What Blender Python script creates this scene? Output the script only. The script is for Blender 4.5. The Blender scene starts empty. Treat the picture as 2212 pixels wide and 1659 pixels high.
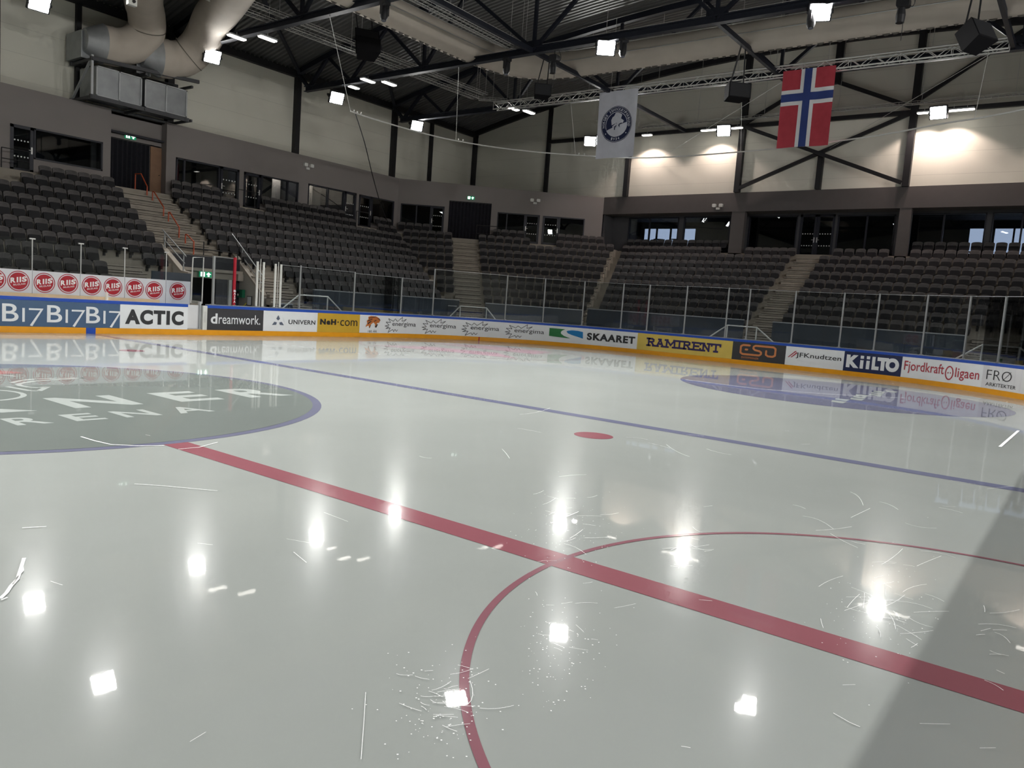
import bpy, bmesh, math, random
from mathutils import Vector, Matrix
random.seed(7)
sc = bpy.context.scene
COL = sc.collection
PI = math.pi

# ------------------------------------------------------------------ camera (solved from the rink markings)
CAM = Vector((-4.843, -0.037, 1.898)); YAW, PITCH, ROLL, FPX = .931, -.102, .072, 1671.352
PX, PY = 1106., 829.5
cf = Vector((math.sin(YAW)*math.cos(PITCH), math.cos(YAW)*math.cos(PITCH), math.sin(PITCH)))
r0 = Vector((math.cos(YAW), -math.sin(YAW), 0)); u0 = r0.cross(cf)
cr = math.cos(ROLL)*r0 + math.sin(ROLL)*u0
cu = -math.sin(ROLL)*r0 + math.cos(ROLL)*u0
def ray(px, py): return cf + (px-PX)/FPX*cr + (PY-py)/FPX*cu
def at_Y(px, py, Y): d = ray(px, py); return CAM + d*((Y-CAM.y)/d.y)
def at_X(px, py, X): d = ray(px, py); return CAM + d*((X-CAM.x)/d.x)
def at_Z(px, py, Z): d = ray(px, py); return CAM + d*((Z-CAM.z)/d.z)
def project(P):
    d = Vector(P)-CAM; z = d.dot(cf)
    return (PX+FPX*d.dot(cr)/z, PY-FPX*d.dot(cu)/z, z)
cam = bpy.data.cameras.new('camera'); co = bpy.data.objects.new('camera', cam); COL.objects.link(co)
M = Matrix.Identity(4)
for i in range(3):
    M[i][0] = cr[i]; M[i][1] = cu[i]; M[i][2] = -cf[i]; M[i][3] = CAM[i]
co.matrix_world = M
cam.sensor_fit = 'HORIZONTAL'; cam.sensor_width = 36; cam.lens = FPX/2212*36; cam.clip_end = 500
sc.camera = co

# ------------------------------------------------------------------ materials
def lin(h):
    if isinstance(h, str):
        h = h.lstrip('#'); h = [int(h[i:i+2], 16)/255 for i in (0, 2, 4)]
    return [c/12.92 if c <= .04045 else ((c+.055)/1.055)**2.4 for c in h]
MATS = {}
def mat(name, col, rough=.6, metal=0, spec=.5, noise=.07, nscale=3.0, emit=0, ecol=None, coat=0, coat_rough=.05, bump=0, bscale=40, ior=1.45):
    if name in MATS: return MATS[name]
    m = bpy.data.materials.new(name); m.use_nodes = True; nt = m.node_tree; N = nt.nodes; L = nt.links
    b = N['Principled BSDF']
    c = lin(col)
    b.inputs['Roughness'].default_value = rough; b.inputs['Metallic'].default_value = metal
    b.inputs['Specular IOR Level'].default_value = spec; b.inputs['IOR'].default_value = ior
    b.inputs['Coat Weight'].default_value = coat; b.inputs['Coat Roughness'].default_value = coat_rough
    tc = N.new('ShaderNodeTexCoord')
    if noise:
        nz = N.new('ShaderNodeTexNoise'); nz.inputs['Scale'].default_value = nscale; nz.inputs['Detail'].default_value = 5
        L.new(tc.outputs['Object'], nz.inputs['Vector'])
        mr = N.new('ShaderNodeMapRange'); mr.inputs['From Min'].default_value = .25; mr.inputs['From Max'].default_value = .75
        mr.inputs['To Min'].default_value = 1-noise; mr.inputs['To Max'].default_value = 1+noise
        L.new(nz.outputs['Fac'], mr.inputs['Value'])
        mx = N.new('ShaderNodeVectorMath'); mx.operation = 'SCALE'; mx.inputs[0].default_value = c
        L.new(mr.outputs['Result'], mx.inputs['Scale']); L.new(mx.outputs['Vector'], b.inputs['Base Color'])
    else:
        b.inputs['Base Color'].default_value = (*c, 1)
    if bump:
        nb = N.new('ShaderNodeTexNoise'); nb.inputs['Scale'].default_value = bscale; nb.inputs['Detail'].default_value = 3
        L.new(tc.outputs['Object'], nb.inputs['Vector'])
        bp = N.new('ShaderNodeBump'); bp.inputs['Strength'].default_value = bump; bp.inputs['Distance'].default_value = .02
        L.new(nb.outputs['Fac'], bp.inputs['Height']); L.new(bp.outputs['Normal'], b.inputs['Normal'])
    if emit:
        b.inputs['Emission Color'].default_value = (*lin(ecol or col), 1); b.inputs['Emission Strength'].default_value = emit
    MATS[name] = m
    return m

def glass_mat(name, tint=(.86, .9, .9), refl=1.0, ior=1.45):
    m = bpy.data.materials.new(name); m.use_nodes = True; nt = m.node_tree; N = nt.nodes; L = nt.links
    N.remove(N['Principled BSDF'])
    t = N.new('ShaderNodeBsdfTransparent'); t.inputs['Color'].default_value = (*tint, 1)
    g = N.new('ShaderNodeBsdfGlossy'); g.inputs['Roughness'].default_value = .0
    fr = N.new('ShaderNodeFresnel'); fr.inputs['IOR'].default_value = ior
    mu = N.new('ShaderNodeMath'); mu.operation = 'MULTIPLY'; mu.inputs[1].default_value = refl; mu.use_clamp = True
    L.new(fr.outputs['Fac'], mu.inputs[0])
    mx = N.new('ShaderNodeMixShader'); L.new(mu.outputs[0], mx.inputs['Fac']); L.new(t.outputs[0], mx.inputs[1]); L.new(g.outputs[0], mx.inputs[2])
    L.new(mx.outputs[0], N['Material Output'].inputs['Surface'])
    MATS[name] = m
    return m

def ice_mat(name, col, noise=.05):
    """paint or white water seen through a glossy sheet of ice"""
    if name in MATS: return MATS[name]
    m = mat(name, col, rough=.17, spec=.009, ior=1.31, noise=noise, nscale=.35, coat=.55, coat_rough=.02)
    nt = m.node_tree; N = nt.nodes; L = nt.links; b = N['Principled BSDF']
    b.inputs['Coat IOR'].default_value = 1.31
    tc = N.new('ShaderNodeTexCoord')
    geo = N.new('ShaderNodeNewGeometry')
    n1 = N.new('ShaderNodeTexNoise'); n1.inputs['Scale'].default_value = 1.3; n1.inputs['Detail'].default_value = 4
    n2 = N.new('ShaderNodeTexNoise'); n2.inputs['Scale'].default_value = 16; n2.inputs['Detail'].default_value = 3
    L.new(geo.outputs['Position'], n1.inputs['Vector']); L.new(geo.outputs['Position'], n2.inputs['Vector'])
    a = N.new('ShaderNodeMath'); a.operation = 'MULTIPLY_ADD'; a.inputs[1].default_value = .12
    L.new(n2.outputs['Fac'], a.inputs[0]); L.new(n1.outputs['Fac'], a.inputs[2])
    bp = N.new('ShaderNodeBump'); bp.inputs['Strength'].default_value = .10; bp.inputs['Distance'].default_value = .004
    L.new(a.outputs[0], bp.inputs['Height'])
    L.new(bp.outputs['Normal'], b.inputs['Normal']); L.new(bp.outputs['Normal'], b.inputs['Coat Normal'])
    return m

def clad_mat(name, col, axis_scale=1.0):
    """pale wall panels with faint horizontal joints"""
    m = mat(name, col, rough=.55, spec=.3, noise=.05, nscale=.25)
    nt = m.node_tree; N = nt.nodes; L = nt.links; b = N['Principled BSDF']
    src = b.inputs['Base Color'].links[0].from_socket
    geo = N.new('ShaderNodeNewGeometry'); sp = N.new('ShaderNodeSeparateXYZ'); L.new(geo.outputs['Position'], sp.inputs[0])
    dv = N.new('ShaderNodeMath'); dv.operation = 'MODULO'; dv.inputs[1].default_value = axis_scale; L.new(sp.outputs['Z'], dv.inputs[0])
    lt = N.new('ShaderNodeMath'); lt.operation = 'LESS_THAN'; lt.inputs[1].default_value = .02; L.new(dv.outputs[0], lt.inputs[0])
    mr = N.new('ShaderNodeMapRange'); mr.inputs['To Min'].default_value = 1; mr.inputs['To Max'].default_value = .82; L.new(lt.outputs[0], mr.inputs['Value'])
    sc_ = N.new('ShaderNodeVectorMath'); sc_.operation = 'SCALE'; L.new(src, sc_.inputs[0]); L.new(mr.outputs['Result'], sc_.inputs['Scale'])
    L.new(sc_.outputs['Vector'], b.inputs['Base Color'])
    return m

def wood_mat(name, col):
    m = mat(name, col, rough=.6, noise=.14, nscale=2.5)
    return m

m_ice = ice_mat('ice_white', '#9ea3a0')
m_ice_grey = ice_mat('ice_grey_paint', '#747b78'); m_ice_violet = ice_mat('ice_violet_paint', '#6f7186')
m_ice_letter = ice_mat('ice_letter_paint', '#a9b0ad'); m_ice_red = ice_mat('ice_red_paint', '#925a63', .1)
m_ice_blue = ice_mat('ice_blue_paint', '#6e718a'); m_ice_rust = ice_mat('ice_rust_paint', '#8d5f69')
m_ice_pink = ice_mat('ice_pink_paint', '#b592a0')
m_scratch = mat('ice_shavings', '#f4f6f6', rough=.5, noise=.1, nscale=30)
m_conc = mat('concrete', '#9c958a', rough=.85, noise=.12, nscale=1.5, bump=.15, bscale=25)
m_conc_grey = mat('cast_concrete', '#aaa79f', rough=.8, noise=.15, nscale=.9, bump=.1, bscale=12)
m_conc_light = mat('pale_concrete', '#a59d92', rough=.8, noise=.08)
m_floor = mat('corridor_floor', '#5c5c5e', rough=.7, noise=.1)
m_white_wall = clad_mat('pale_cladding', '#e0ded1', 1.15)
m_gray_wall = mat('grey_plaster', '#8d8785', rough=.8, spec=.2, noise=.04, nscale=.6)
m_band = mat('band_plaster', '#625e5d', rough=.85, spec=.15, noise=.04)
m_gray_dark = mat('dark_grey_plaster', '#57575a', rough=.8, spec=.2, noise=.04)
m_roof = mat('roof_sheet', '#6b6b6a', rough=.5, metal=.25, noise=.08, nscale=.5)
m_steel_dark = mat('dark_steel_paint', '#20232c', rough=.55, spec=.3, noise=.1)
m_black = mat('black_paint', '#1c1c1f', rough=.55, noise=.1)
m_black_cloth = mat('black_drape', '#1b1b22', rough=.95, noise=.2, nscale=6)
m_alu = mat('aluminium', '#d6d6d3', rough=.35, metal=.4, noise=.05)
m_galv = mat('galvanised_steel', '#9da1a4', rough=.38, metal=.8, noise=.15, nscale=2)
m_galv_lt = mat('galvanised_edge', '#b5b8ba', rough=.5, metal=.5, noise=.1)
m_wire = mat('white_wire', '#c9c9c4', rough=.5, noise=.05)
m_duct = mat('duct_fabric', '#c2b9ad', rough=.9, spec=.2, noise=.06, nscale=1.2, bump=.2, bscale=6)
m_seat = mat('charcoal_upholstery', '#575454', rough=.85, spec=.25, noise=.22, nscale=9)
m_pan = mat('seat_underside', '#17171b', rough=.6, spec=.35, noise=.15, nscale=9)
m_bracket = mat('seat_bracket', '#191a1c', rough=.6, noise=.05)
m_navy = mat('navy_frame', '#23252f', rough=.45, noise=.08)
m_glass = glass_mat('rink_glass', (.84, .87, .88), .9)
m_window = glass_mat('window_glass', (.66, .7, .72), 1.25, 1.5)
m_blue = mat('blue_plastic', '#2350b5', rough=.35, noise=.04)
m_yellow = mat('yellow_plastic', '#f0a51d', rough=.3, noise=.05, coat=.2)
m_board = mat('white_plastic', '#e3e4e6', rough=.3, noise=.03, coat=.2)
m_red = mat('red_padding', '#b3122b', rough=.5, noise=.06)
m_orange = mat('orange_paint', '#c4542f', rough=.45, noise=.06)
m_grey_post = mat('grey_post', '#9da0a1', rough=.4, metal=.5, noise=.06)
m_white_post = mat('white_post', '#dedfda', rough=.4, noise=.04)
m_wood = wood_mat('pale_wood', '#d8c3a3'); m_door_wood = wood_mat('brown_door_wood', '#8a6a52')
m_lamp = mat('floodlight_lens', '#ffffff', emit=22, ecol='#fdfdff', noise=0)
m_panel_lamp = mat('panel_lens', '#ffffff', emit=7, ecol='#fff8ee', noise=0)
m_sign_green = mat('sign_green', '#1f8a62', emit=.7, ecol='#1d8a60', noise=0)
m_sign_white = mat('sign_white', '#ffffff', emit=2.2, ecol='#f2fff8', noise=0)
m_dot = mat('frosted_dot', '#e8ecec', rough=.6, noise=0)
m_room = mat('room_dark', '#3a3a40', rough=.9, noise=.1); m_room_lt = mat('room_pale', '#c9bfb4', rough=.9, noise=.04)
m_day = mat('daylight_window', '#dfe8fb', emit=1.05, ecol='#cfdcfa', noise=0)
m_panel_dk = mat('stand_front_panel', '#3b434c', rough=.4, noise=.12, nscale=.7)
m_green_box = mat('green_plastic', '#14694a', rough=.5, noise=.08)
m_paper = mat('paper', '#d5d8dc', rough=.8, noise=.04); m_pale_yellow = mat('yellow_stick', '#c9c04a', noise=.05)

# ------------------------------------------------------------------ mesh builder
class MB:
    def __init__(s): s.v = []; s.f = []
    def add(s, vs, fs):
        o = len(s.v); s.v += [tuple(v) for v in vs]; s.f += [tuple(i+o for i in f) for f in fs]; return s
    def hexa(s, p): return s.add(p, [(0,3,2,1),(4,5,6,7),(0,1,5,4),(1,2,6,5),(2,3,7,6),(3,0,4,7)])
    def box(s, x0, x1, y0, y1, z0, z1):
        return s.hexa([(x0,y0,z0),(x1,y0,z0),(x1,y1,z0),(x0,y1,z0),(x0,y0,z1),(x1,y0,z1),(x1,y1,z1),(x0,y1,z1)])
    def fbox(s, F, a0, a1, b0, b1, z0, z1):   # box in a local frame F(u,v,z); ends may be functions of v
        g = lambda a, v: a(v) if callable(a) else a
        return s.hexa([F(g(a0,b0),b0,z0),F(g(a1,b0),b0,z0),F(g(a1,b1),b1,z0),F(g(a0,b1),b1,z0),F(g(a0,b0),b0,z1),F(g(a1,b0),b0,z1),F(g(a1,b1),b1,z1),F(g(a0,b1),b1,z1)])
    def beam(s, p, q, w, h, up=(0,0,1)):
        p = Vector(p); q = Vector(q); d = (q-p).normalized(); up = Vector(up)
        if abs(d.dot(up)) > .99: up = Vector((1,0,0))
        a = d.cross(up).normalized(); b = a.cross(d)
        c = [(-w/2,-h/2),(w/2,-h/2),(w/2,h/2),(-w/2,h/2)]
        return s.hexa([p+a*x+b*y for x,y in c]+[q+a*x+b*y for x,y in c])
    def ibeam(s, p, q, w, h, t=.025):
        p = Vector(p); q = Vector(q); d = (q-p).normalized(); up = Vector((0,0,1))
        if abs(d.dot(up)) > .99: up = Vector((0,1,0))
        a = d.cross(up).normalized(); b = a.cross(d)
        for k in (-1, 1): s.beam(p+b*k*(h/2-t/2), q+b*k*(h/2-t/2), w, t, b)
        return s.beam(p, q, t, h-2*t, b)
    def tube(s, pts, r, n=8, cap=True):
        pts = [Vector(p) for p in pts]; rs = r if isinstance(r, (list, tuple)) else [r]*len(pts)
        rings = []; ref = None
        for i, p in enumerate(pts):
            d = (pts[min(i+1,len(pts)-1)]-pts[max(i-1,0)]).normalized()
            if ref is None:
                ref = Vector((0,0,1)) if abs(d.z) < .9 else Vector((1,0,0))
            a = d.cross(ref).normalized(); b = a.cross(d); ref = b
            rings.append([p+(a*math.cos(2*PI*k/n)+b*math.sin(2*PI*k/n))*rs[i] for k in range(n)])
        vs = [v for rg in rings for v in rg]; fs = []
        for i in range(len(rings)-1):
            for k in range(n): fs.append((i*n+k, i*n+(k+1)%n, (i+1)*n+(k+1)%n, (i+1)*n+k))
        if cap: fs.append(tuple(range(n))); fs.append(tuple((len(rings)-1)*n+k for k in range(n)))
        return s.add(vs, fs)
    def prism(s, outline, fn, d0, d1):   # 2-D outline swept between depths d0 and d1 through fn(a,b,d)
        n = len(outline); vs = [fn(a,b,d0) for a,b in outline]+[fn(a,b,d1) for a,b in outline]
        return s.add(vs, [tuple(range(n))[::-1], tuple(range(n,2*n))]+[(i,(i+1)%n,n+(i+1)%n,n+i) for i in range(n)])
    def build(s, name, m, parent=None, smooth=False, recalc=True, label=None):
        me = bpy.data.meshes.new(name); me.from_pydata(s.v, [], s.f)
        for k in (m if isinstance(m, (list, tuple)) else [m]): me.materials.append(k)
        if recalc:
            bm = bmesh.new(); bm.from_mesh(me); bmesh.ops.recalc_face_normals(bm, faces=bm.faces); bm.to_mesh(me); bm.free()
        if smooth:
            me.polygons.foreach_set('use_smooth', [True]*len(me.polygons)); me.set_sharp_from_angle(angle=.7)
        me.update()
        o = bpy.data.objects.new(name, me); COL.objects.link(o)
        if parent:
            o.parent = parent
            if abs(parent.location.length) > 0 or any(parent.rotation_euler): o.matrix_parent_inverse = Matrix.LocRotScale(parent.location, parent.rotation_euler, None).inverted()
        if label: o['label'] = label
        return o

def tag(o, label, cat, group=None, kind=None):
    o['label'] = label
    if cat: o['category'] = cat
    if group: o['group'] = group
    if kind: o['kind'] = kind
    return o
def thing(name, loc, label, cat, group=None, kind=None):
    o = bpy.data.objects.new(name, None); COL.objects.link(o); o.location = loc; o.empty_display_size = .2
    return tag(o, label, cat, group, kind)
def struct(o, label, cat='wall'): return tag(o, label, cat, None, 'structure')

def rrect(w, h, r, n=4, cx=0, cy=0):
    out = []
    for sx, sy, a in ((1,1,0),(-1,1,90),(-1,-1,180),(1,-1,270)):
        for k in range(n+1):
            t = math.radians(a+90*k/n); out.append((cx+sx*(w/2-r)+r*math.cos(t), cy+sy*(h/2-r)+r*math.sin(t)))
    return out
def circ(cx, cy, r, n=40, ry=None): return [(cx+r*math.cos(2*PI*k/n), cy+(ry or r)*math.sin(2*PI*k/n)) for k in range(n)]
def ring(mb, fn, cx, cy, ri, ro, n=64, a0=0, a1=2*PI):
    vs = []; full = abs(a1-a0-2*PI) < 1e-6
    for k in range(n+1):
        t = a0+(a1-a0)*k/n
        vs += [fn(cx+ri*math.cos(t), cy+ri*math.sin(t)), fn(cx+ro*math.cos(t), cy+ro*math.sin(t))]
    mb.add(vs, [(2*k, 2*k+1, 2*k+3, 2*k+2) for k in range(n)])
_T = {}
def text2d(body, bold=0, shear=0):
    key = (body, bold, shear)
    if key in _T: return _T[key]
    cu_ = bpy.data.curves.new('lettering', 'FONT'); cu_.body = body; cu_.size = 1; cu_.offset = bold; cu_.shear = shear; cu_.resolution_u = 5; cu_.space_character = 1+max(0,bold)*3.2
    o = bpy.data.objects.new('lettering', cu_); COL.objects.link(o)
    dg = bpy.context.evaluated_depsgraph_get(); dg.update()
    ev = o.evaluated_get(dg); me = ev.to_mesh()
    vs = [(v.co.x, v.co.y) for v in me.vertices]; fs = [tuple(p.vertices) for p in me.polygons]
    ev.to_mesh_clear(); bpy.data.objects.remove(o); bpy.data.curves.remove(cu_)
    x0 = min(v[0] for v in vs); x1 = max(v[0] for v in vs); y0 = min(v[1] for v in vs); y1 = max(v[1] for v in vs)
    vs = [((x-x0)/(x1-x0), (y-y0)/(y1-y0)) for x, y in vs]
    _T[key] = (vs, fs, (x1-x0)/(y1-y0)); return _T[key]
def put_text(mb, body, fn, a0, a1, b0, b1, bold=0, shear=0):
    vs, fs, _ = text2d(body, bold, shear)
    mb.add([fn(a0+x*(a1-a0), b0+y*(b1-b0)) for x, y in vs], fs); return mb

# ------------------------------------------------------------------ rink outline
W, L, R = 25.81, 28.72, 8.18
BX, GX = 6.97, 25.14
QA = R*PI/2
def path(s):
    """point and inward normal along the board's ice face; s=0 at the far side on the centre line"""
    a = L-R
    if s < a: return Vector((s, W, 0)), Vector((0,-1,0))
    s -= a
    if s < QA: t = s/R; return Vector((a+R*math.sin(t), W-R+R*math.cos(t), 0)), Vector((-math.sin(t), -math.cos(t), 0))
    s -= QA
    if s < W-2*R: return Vector((L, W-R-s, 0)), Vector((-1,0,0))
    s -= W-2*R
    if s < QA: t = s/R; return Vector((a+R*math.cos(t), R-R*math.sin(t), 0)), Vector((-math.cos(t), math.sin(t), 0))
    s -= QA
    return Vector((a-s, -.3*min(1,s/8), 0)), Vector((0,1,0))
S_END = (L-R)+QA+(W-2*R)+QA+(L-R)+18
def srange(s0, s1, step=.3):
    n = max(1, int(math.ceil((s1-s0)/step))); return [s0+(s1-s0)*k/n for k in range(n+1)]
def bp(s, z, d=0): p, n = path(s); q = p+n*d; return (q.x, q.y, z)
def strip(mb, s0, s1, z0, z1, d0, d1, step=.3):
    ss = srange(s0, s1, step); vs = []; fs = []
    for s in ss: vs += [bp(s,z0,d0), bp(s,z0,d1), bp(s,z1,d1), bp(s,z1,d0)]
    for i in range(len(ss)-1):
        for k in range(4): fs.append((4*i+k, 4*i+(k+1)%4, 4*i+4+(k+1)%4, 4*i+4+k))
    fs += [(3,2,1,0), tuple(4*(len(ss)-1)+k for k in range(4))]
    mb.add(vs, fs); return mb

# ------------------------------------------------------------------ ice sheet and markings
mb = MB(); pts = []
for s in srange(-(L-R), (L-R)+2*QA+(W-2*R)+2*(L-R), .5): pts.append(bp(s, 0, -.02)[:2])
for k in range(13): t = PI/2*k/12; pts.append((-(L-R)-R*math.sin(t), R-R*math.cos(t)))
for k in range(13): t = PI/2*k/12; pts.append((-(L-R)-R*math.cos(t), W-R+R*math.sin(t)))
mb.prism(pts, lambda a,b,d: (a,b,d), -.05, 0)
ice = mb.build('ice_sheet', m_ice, recalc=True)
struct(ice, 'glossy white ice sheet of the hockey rink with painted lines and scratches', 'ice')
def mark(name, m, fill): mb = MB(); fill(mb); return mb.build(name, m, ice, recalc=False)
def G(z): return lambda a, b: (a, b, z)
def disc(mb, cx, cy, r, z, n=96): mb.add([(cx+r*math.cos(2*PI*k/n), cy+r*math.sin(2*PI*k/n), z) for k in range(n)], [tuple(range(n))])
def quad(mb, x0, x1, y0, y1, z): mb.add([(x0,y0,z),(x1,y0,z),(x1,y1,z),(x0,y1,z)], [(0,1,2,3)])
mark('centre_line', m_ice_red, lambda b: (quad(b,-.15,.15,0,W/2-4.5,.002), quad(b,-.15,.15,W/2+4.5,W,.002)))
mark('blue_line', m_ice_blue, lambda b: quad(b,BX-.15,BX+.15,0,W,.002))
mark('goal_line', m_ice_rust, lambda b: quad(b,GX-.025,GX+.025,1.0,W-1.0,.002))
mark('centre_circle', m_ice_violet, lambda b: disc(b,0,W/2,4.5,.002))
mark('centre_disc', m_ice_grey, lambda b: disc(b,0,W/2,4.36,.0035))
def letters(b):
    x = {'V':(-4.0,-3.0),'A':(-2.95,-1.9),'R':(-1.72,-.45+.12),'N':(.16,1.14),'E':(1.75,2.51),'r':(2.99,3.89)}
    for ch,(a0,a1) in x.items(): put_text(b, ch.upper(), G(.005), a0, a1, 11.32, 12.4, .03)
    for ch,a0,a1 in (('A',-1.72,-1.17),('R',-.96,-.54),('E',-.27,.13),('N',.38,.88),('A',1.15,1.70)): put_text(b, ch, G(.005), a0, a1, 10.3, 10.86, .02)
mark('centre_lettering', m_ice_letter, letters)
def emblem(b):
    P = [(100,580),(180,560),(300,548),(480,542),(720,540),(600,548),(430,556),(300,566),(200,580),(150,592),(180,606),(250,618),(330,622),(410,612),(330,650),(260,648),(170,632),(60,612)]
    P = [(a*.25316, 680+c*.25316) for a,c in P]
    pts = [at_Z(a,c,.005) for a,c in P]
    for i in range(len(pts)-1):
        p, q = pts[i], pts[i+1]; d = (q-p); n = Vector((-d.y,d.x,0)).normalized()*.045
        b.add([p-n,p+n,q+n,q-n],[(0,1,2,3)])
    ring(b, G(.005), -.55, 13.05, .62, .7, 40)
    ring(b, G(.005), -.2, 14.9, 1.0, 1.07, 40, .2, 2.6)
mark('centre_emblem', m_ice_letter, emblem)
mark('emblem_flame', ice_mat('ice_flame_paint','#9a7472'), lambda b: (ring(b,G(.0055),.1,15.3,.5,1.1,30,.3,2.9)))
def fs_spot(b, y): disc(b,BX-1.65,y,.3,.002,40)
mark('face_off_spot', m_ice_red, lambda b: fs_spot(b,W/2-7)); mark('face_off_spot', m_ice_rust, lambda b: fs_spot(b,W/2+7))
mark('referee_crease', m_ice_rust, lambda b: ring(b,G(.0025),0,0,2.975,3.025,120,0,PI))
mark('end_zone_disc', m_ice_violet, lambda b: disc(b,GX-6,W/2-7,4.5,.002))
def zl(b):
    put_text(b,'ASKER', G(.004), GX-9.3, GX-5.6, W/2-7.9, W/2-6.6, .02) if False else None
    for k in range(9):
        x = GX-9.2+k*.75; y = W/2-8.0+.12*math.sin(k*2.1)
        b.add([(x,y,.004),(x+.62,y+.05,.004),(x+.55,y+.4,.004),(x+.05,y+.3,.004)],[(0,1,2,3)])
mark('end_zone_lettering', m_ice_letter, zl)
mark('face_off_circle', m_ice_rust, lambda b: ring(b,G(.002),GX-6,W/2+7,4.45,4.5,120))
def swoosh(b):
    cx, cy = GX-6, W/2+7
    b.add([(cx-3.9,cy+1.8,.002),(cx-1.2,cy+1.2,.002),(cx-.4,cy-1.6,.002),(cx-1.8,cy-3.6,.002),(cx-2.4,cy-1.0,.002)],[(0,1,2,3,4)])
    b.add([(cx+.5,cy+3.0,.002),(cx+3.2,cy+1.4,.002),(cx+3.4,cy-1.6,.002),(cx+1.2,cy-2.2,.002)],[(0,1,2,3)])
mark('circle_artwork', m_ice_pink, swoosh)
# skate scratches and shavings
def scratch(b):
    def line(pts, w):
        for i in range(len(pts)-1):
            p, q = pts[i], pts[i+1]; d = q-p
            if d.length < 1e-4: continue
            n = Vector((-d.y,d.x,0)).normalized()*w/2; b.add([p-n,p+n,q+n,q-n],[(0,1,2,3)])
    def cl(cx, cy, rx, ry, n, l0, l1, w):
        for _ in range(n):
            px = cx+random.gauss(0,rx); py = cy+random.gauss(0,ry); a = random.gauss(.1,.55); l = random.uniform(l0,l1); c = random.gauss(0,.25)
            pts = [at_Z(px+l*t*math.cos(a)-l*t*t*c*math.sin(a), py+.55*l*t*math.sin(a)+l*t*t*c*.5, .0065) for t in (0,.25,.5,.75,1)]
            line(pts, w)
    for c in ((945,1490,45,55,30,15,80,.003),(1895,1290,55,60,40,15,80,.003),(1210,1345,45,50,16,12,50,.0025),(1225,1110,40,40,16,15,60,.004),(1475,1190,40,40,14,12,50,.0035),(2140,1340,30,50,10,15,80,.004),(1280,960,160,30,9,25,80,.005),(1850,1110,160,40,9,30,90,.004)): cl(*c)
    for _ in range(18):
        px, py = random.uniform(0,2212), random.uniform(900,1650); a = random.gauss(.15,.3); l = random.uniform(8,70)
        line([at_Z(px,py,.0065), at_Z(px+l*math.cos(a),py+.5*l*math.sin(a),.0065)], .0025+.0012*random.random())
    for P, w in (([(0,1293),(14,1280),(24,1265),(38,1250),(46,1225),(52,1205)],.022),([(2,1296),(16,1290)],.012),([(28,1262),(40,1243),(50,1232),(48,1215)],.01),([(175,943),(205,952),(240,960),(300,963),(355,962)],.02),([(385,970),(430,966),(470,955)],.012),([(790,1495),(786,1560),(780,1640)],.003),([(634,1192),(662,1215)],.005),([(1800,1540),(1835,1560),(1858,1570)],.004),([(48,1140),(100,1137)],.008),([(290,1045),(350,1049),(470,1060)],.008),([(1190,1130),(1250,1105)],.009),([(2200,930),(2160,965)],.05),([(1480,820),(1640,840),(1800,852),(1960,860)],.03)):
        line([at_Z(a,c,.0065) for a,c in P], w)
    for _ in range(500):
        c = random.choice(((945,1520,60,60),(1205,1400,50,70),(1900,1310,80,70),(1230,1150,60,40)))
        p = at_Z(random.gauss(c[0],c[2]), random.gauss(c[1],c[3]), .0065); r = random.uniform(.002,.006)
        b.add([(p.x+r,p.y,.0065),(p.x,p.y+r,.0065),(p.x-r,p.y,.0065),(p.x,p.y-r,.0065)],[(0,1,2,3)])
sm = mark('skate_scratches', m_scratch, scratch); sm['kind'] = 'stuff'

# ------------------------------------------------------------------ hall shell
def roofz(y): return 18.15-3.3*((y-13)/27)**2
mb = MB(); mb.box(-44, 48, -16, 46, -.3, -.06)
struct(mb.build('floor', m_floor), 'dark hall floor around the ice rink', 'floor')
# corrugated roof
mb = MB(); ys = [40.3-k*2.2 for k in range(26)]; prof = []
x = -44.0
while x < 43:
    if x < -8: prof += [(x, 0)]; x += 2
    else: prof += [(x,0),(x+.12,0),(x+.16,.09),(x+.26,.09)]; x += .30
vs = []; fs = []
for y in ys: vs += [(px, y, roofz(y)+dz) for px, dz in prof]
n = len(prof)
for j in range(len(ys)-1):
    for i in range(n-1): fs.append((j*n+i, j*n+i+1, (j+1)*n+i+1, (j+1)*n+i))
mb.add(vs, fs)
struct(mb.build('ceiling', m_roof, recalc=False), 'grey corrugated metal roof deck over the arena', 'ceiling')
mb = MB(); vs = []; fs = []
for y in ys: vs += [(-44,y,roofz(y)+.3),(43,y,roofz(y)+.3)]
mb.add(vs, [(2*j,2*j+1,2*j+3,2*j+2) for j in range(len(ys)-1)]); mb.build('roof_top', m_black, None, recalc=False)
struct(bpy.data.objects['roof_top'], 'dark outer roof skin above the corrugated deck', 'ceiling')

P1 = Vector((33.1, 39., 0)); P2 = Vector((41.8, 27.95, 0)); DD = (P2-P1).normalized(); NN = Vector((DD.y, -DD.x, 0))
def FS(u, v, z): return (u, 39-v, z)
def FC(u, v, z): p = P1+DD*u+NN*v; return (p.x, p.y, z)
def FE(u, v, z): return (42.9-v, -u, z)
CL = (P2-P1).length
ANG = {'S': 0, 'C': math.atan2(DD.y, DD.x), 'E': -PI/2}; FR = {'S': FS, 'C': FC, 'E': FE}

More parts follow.
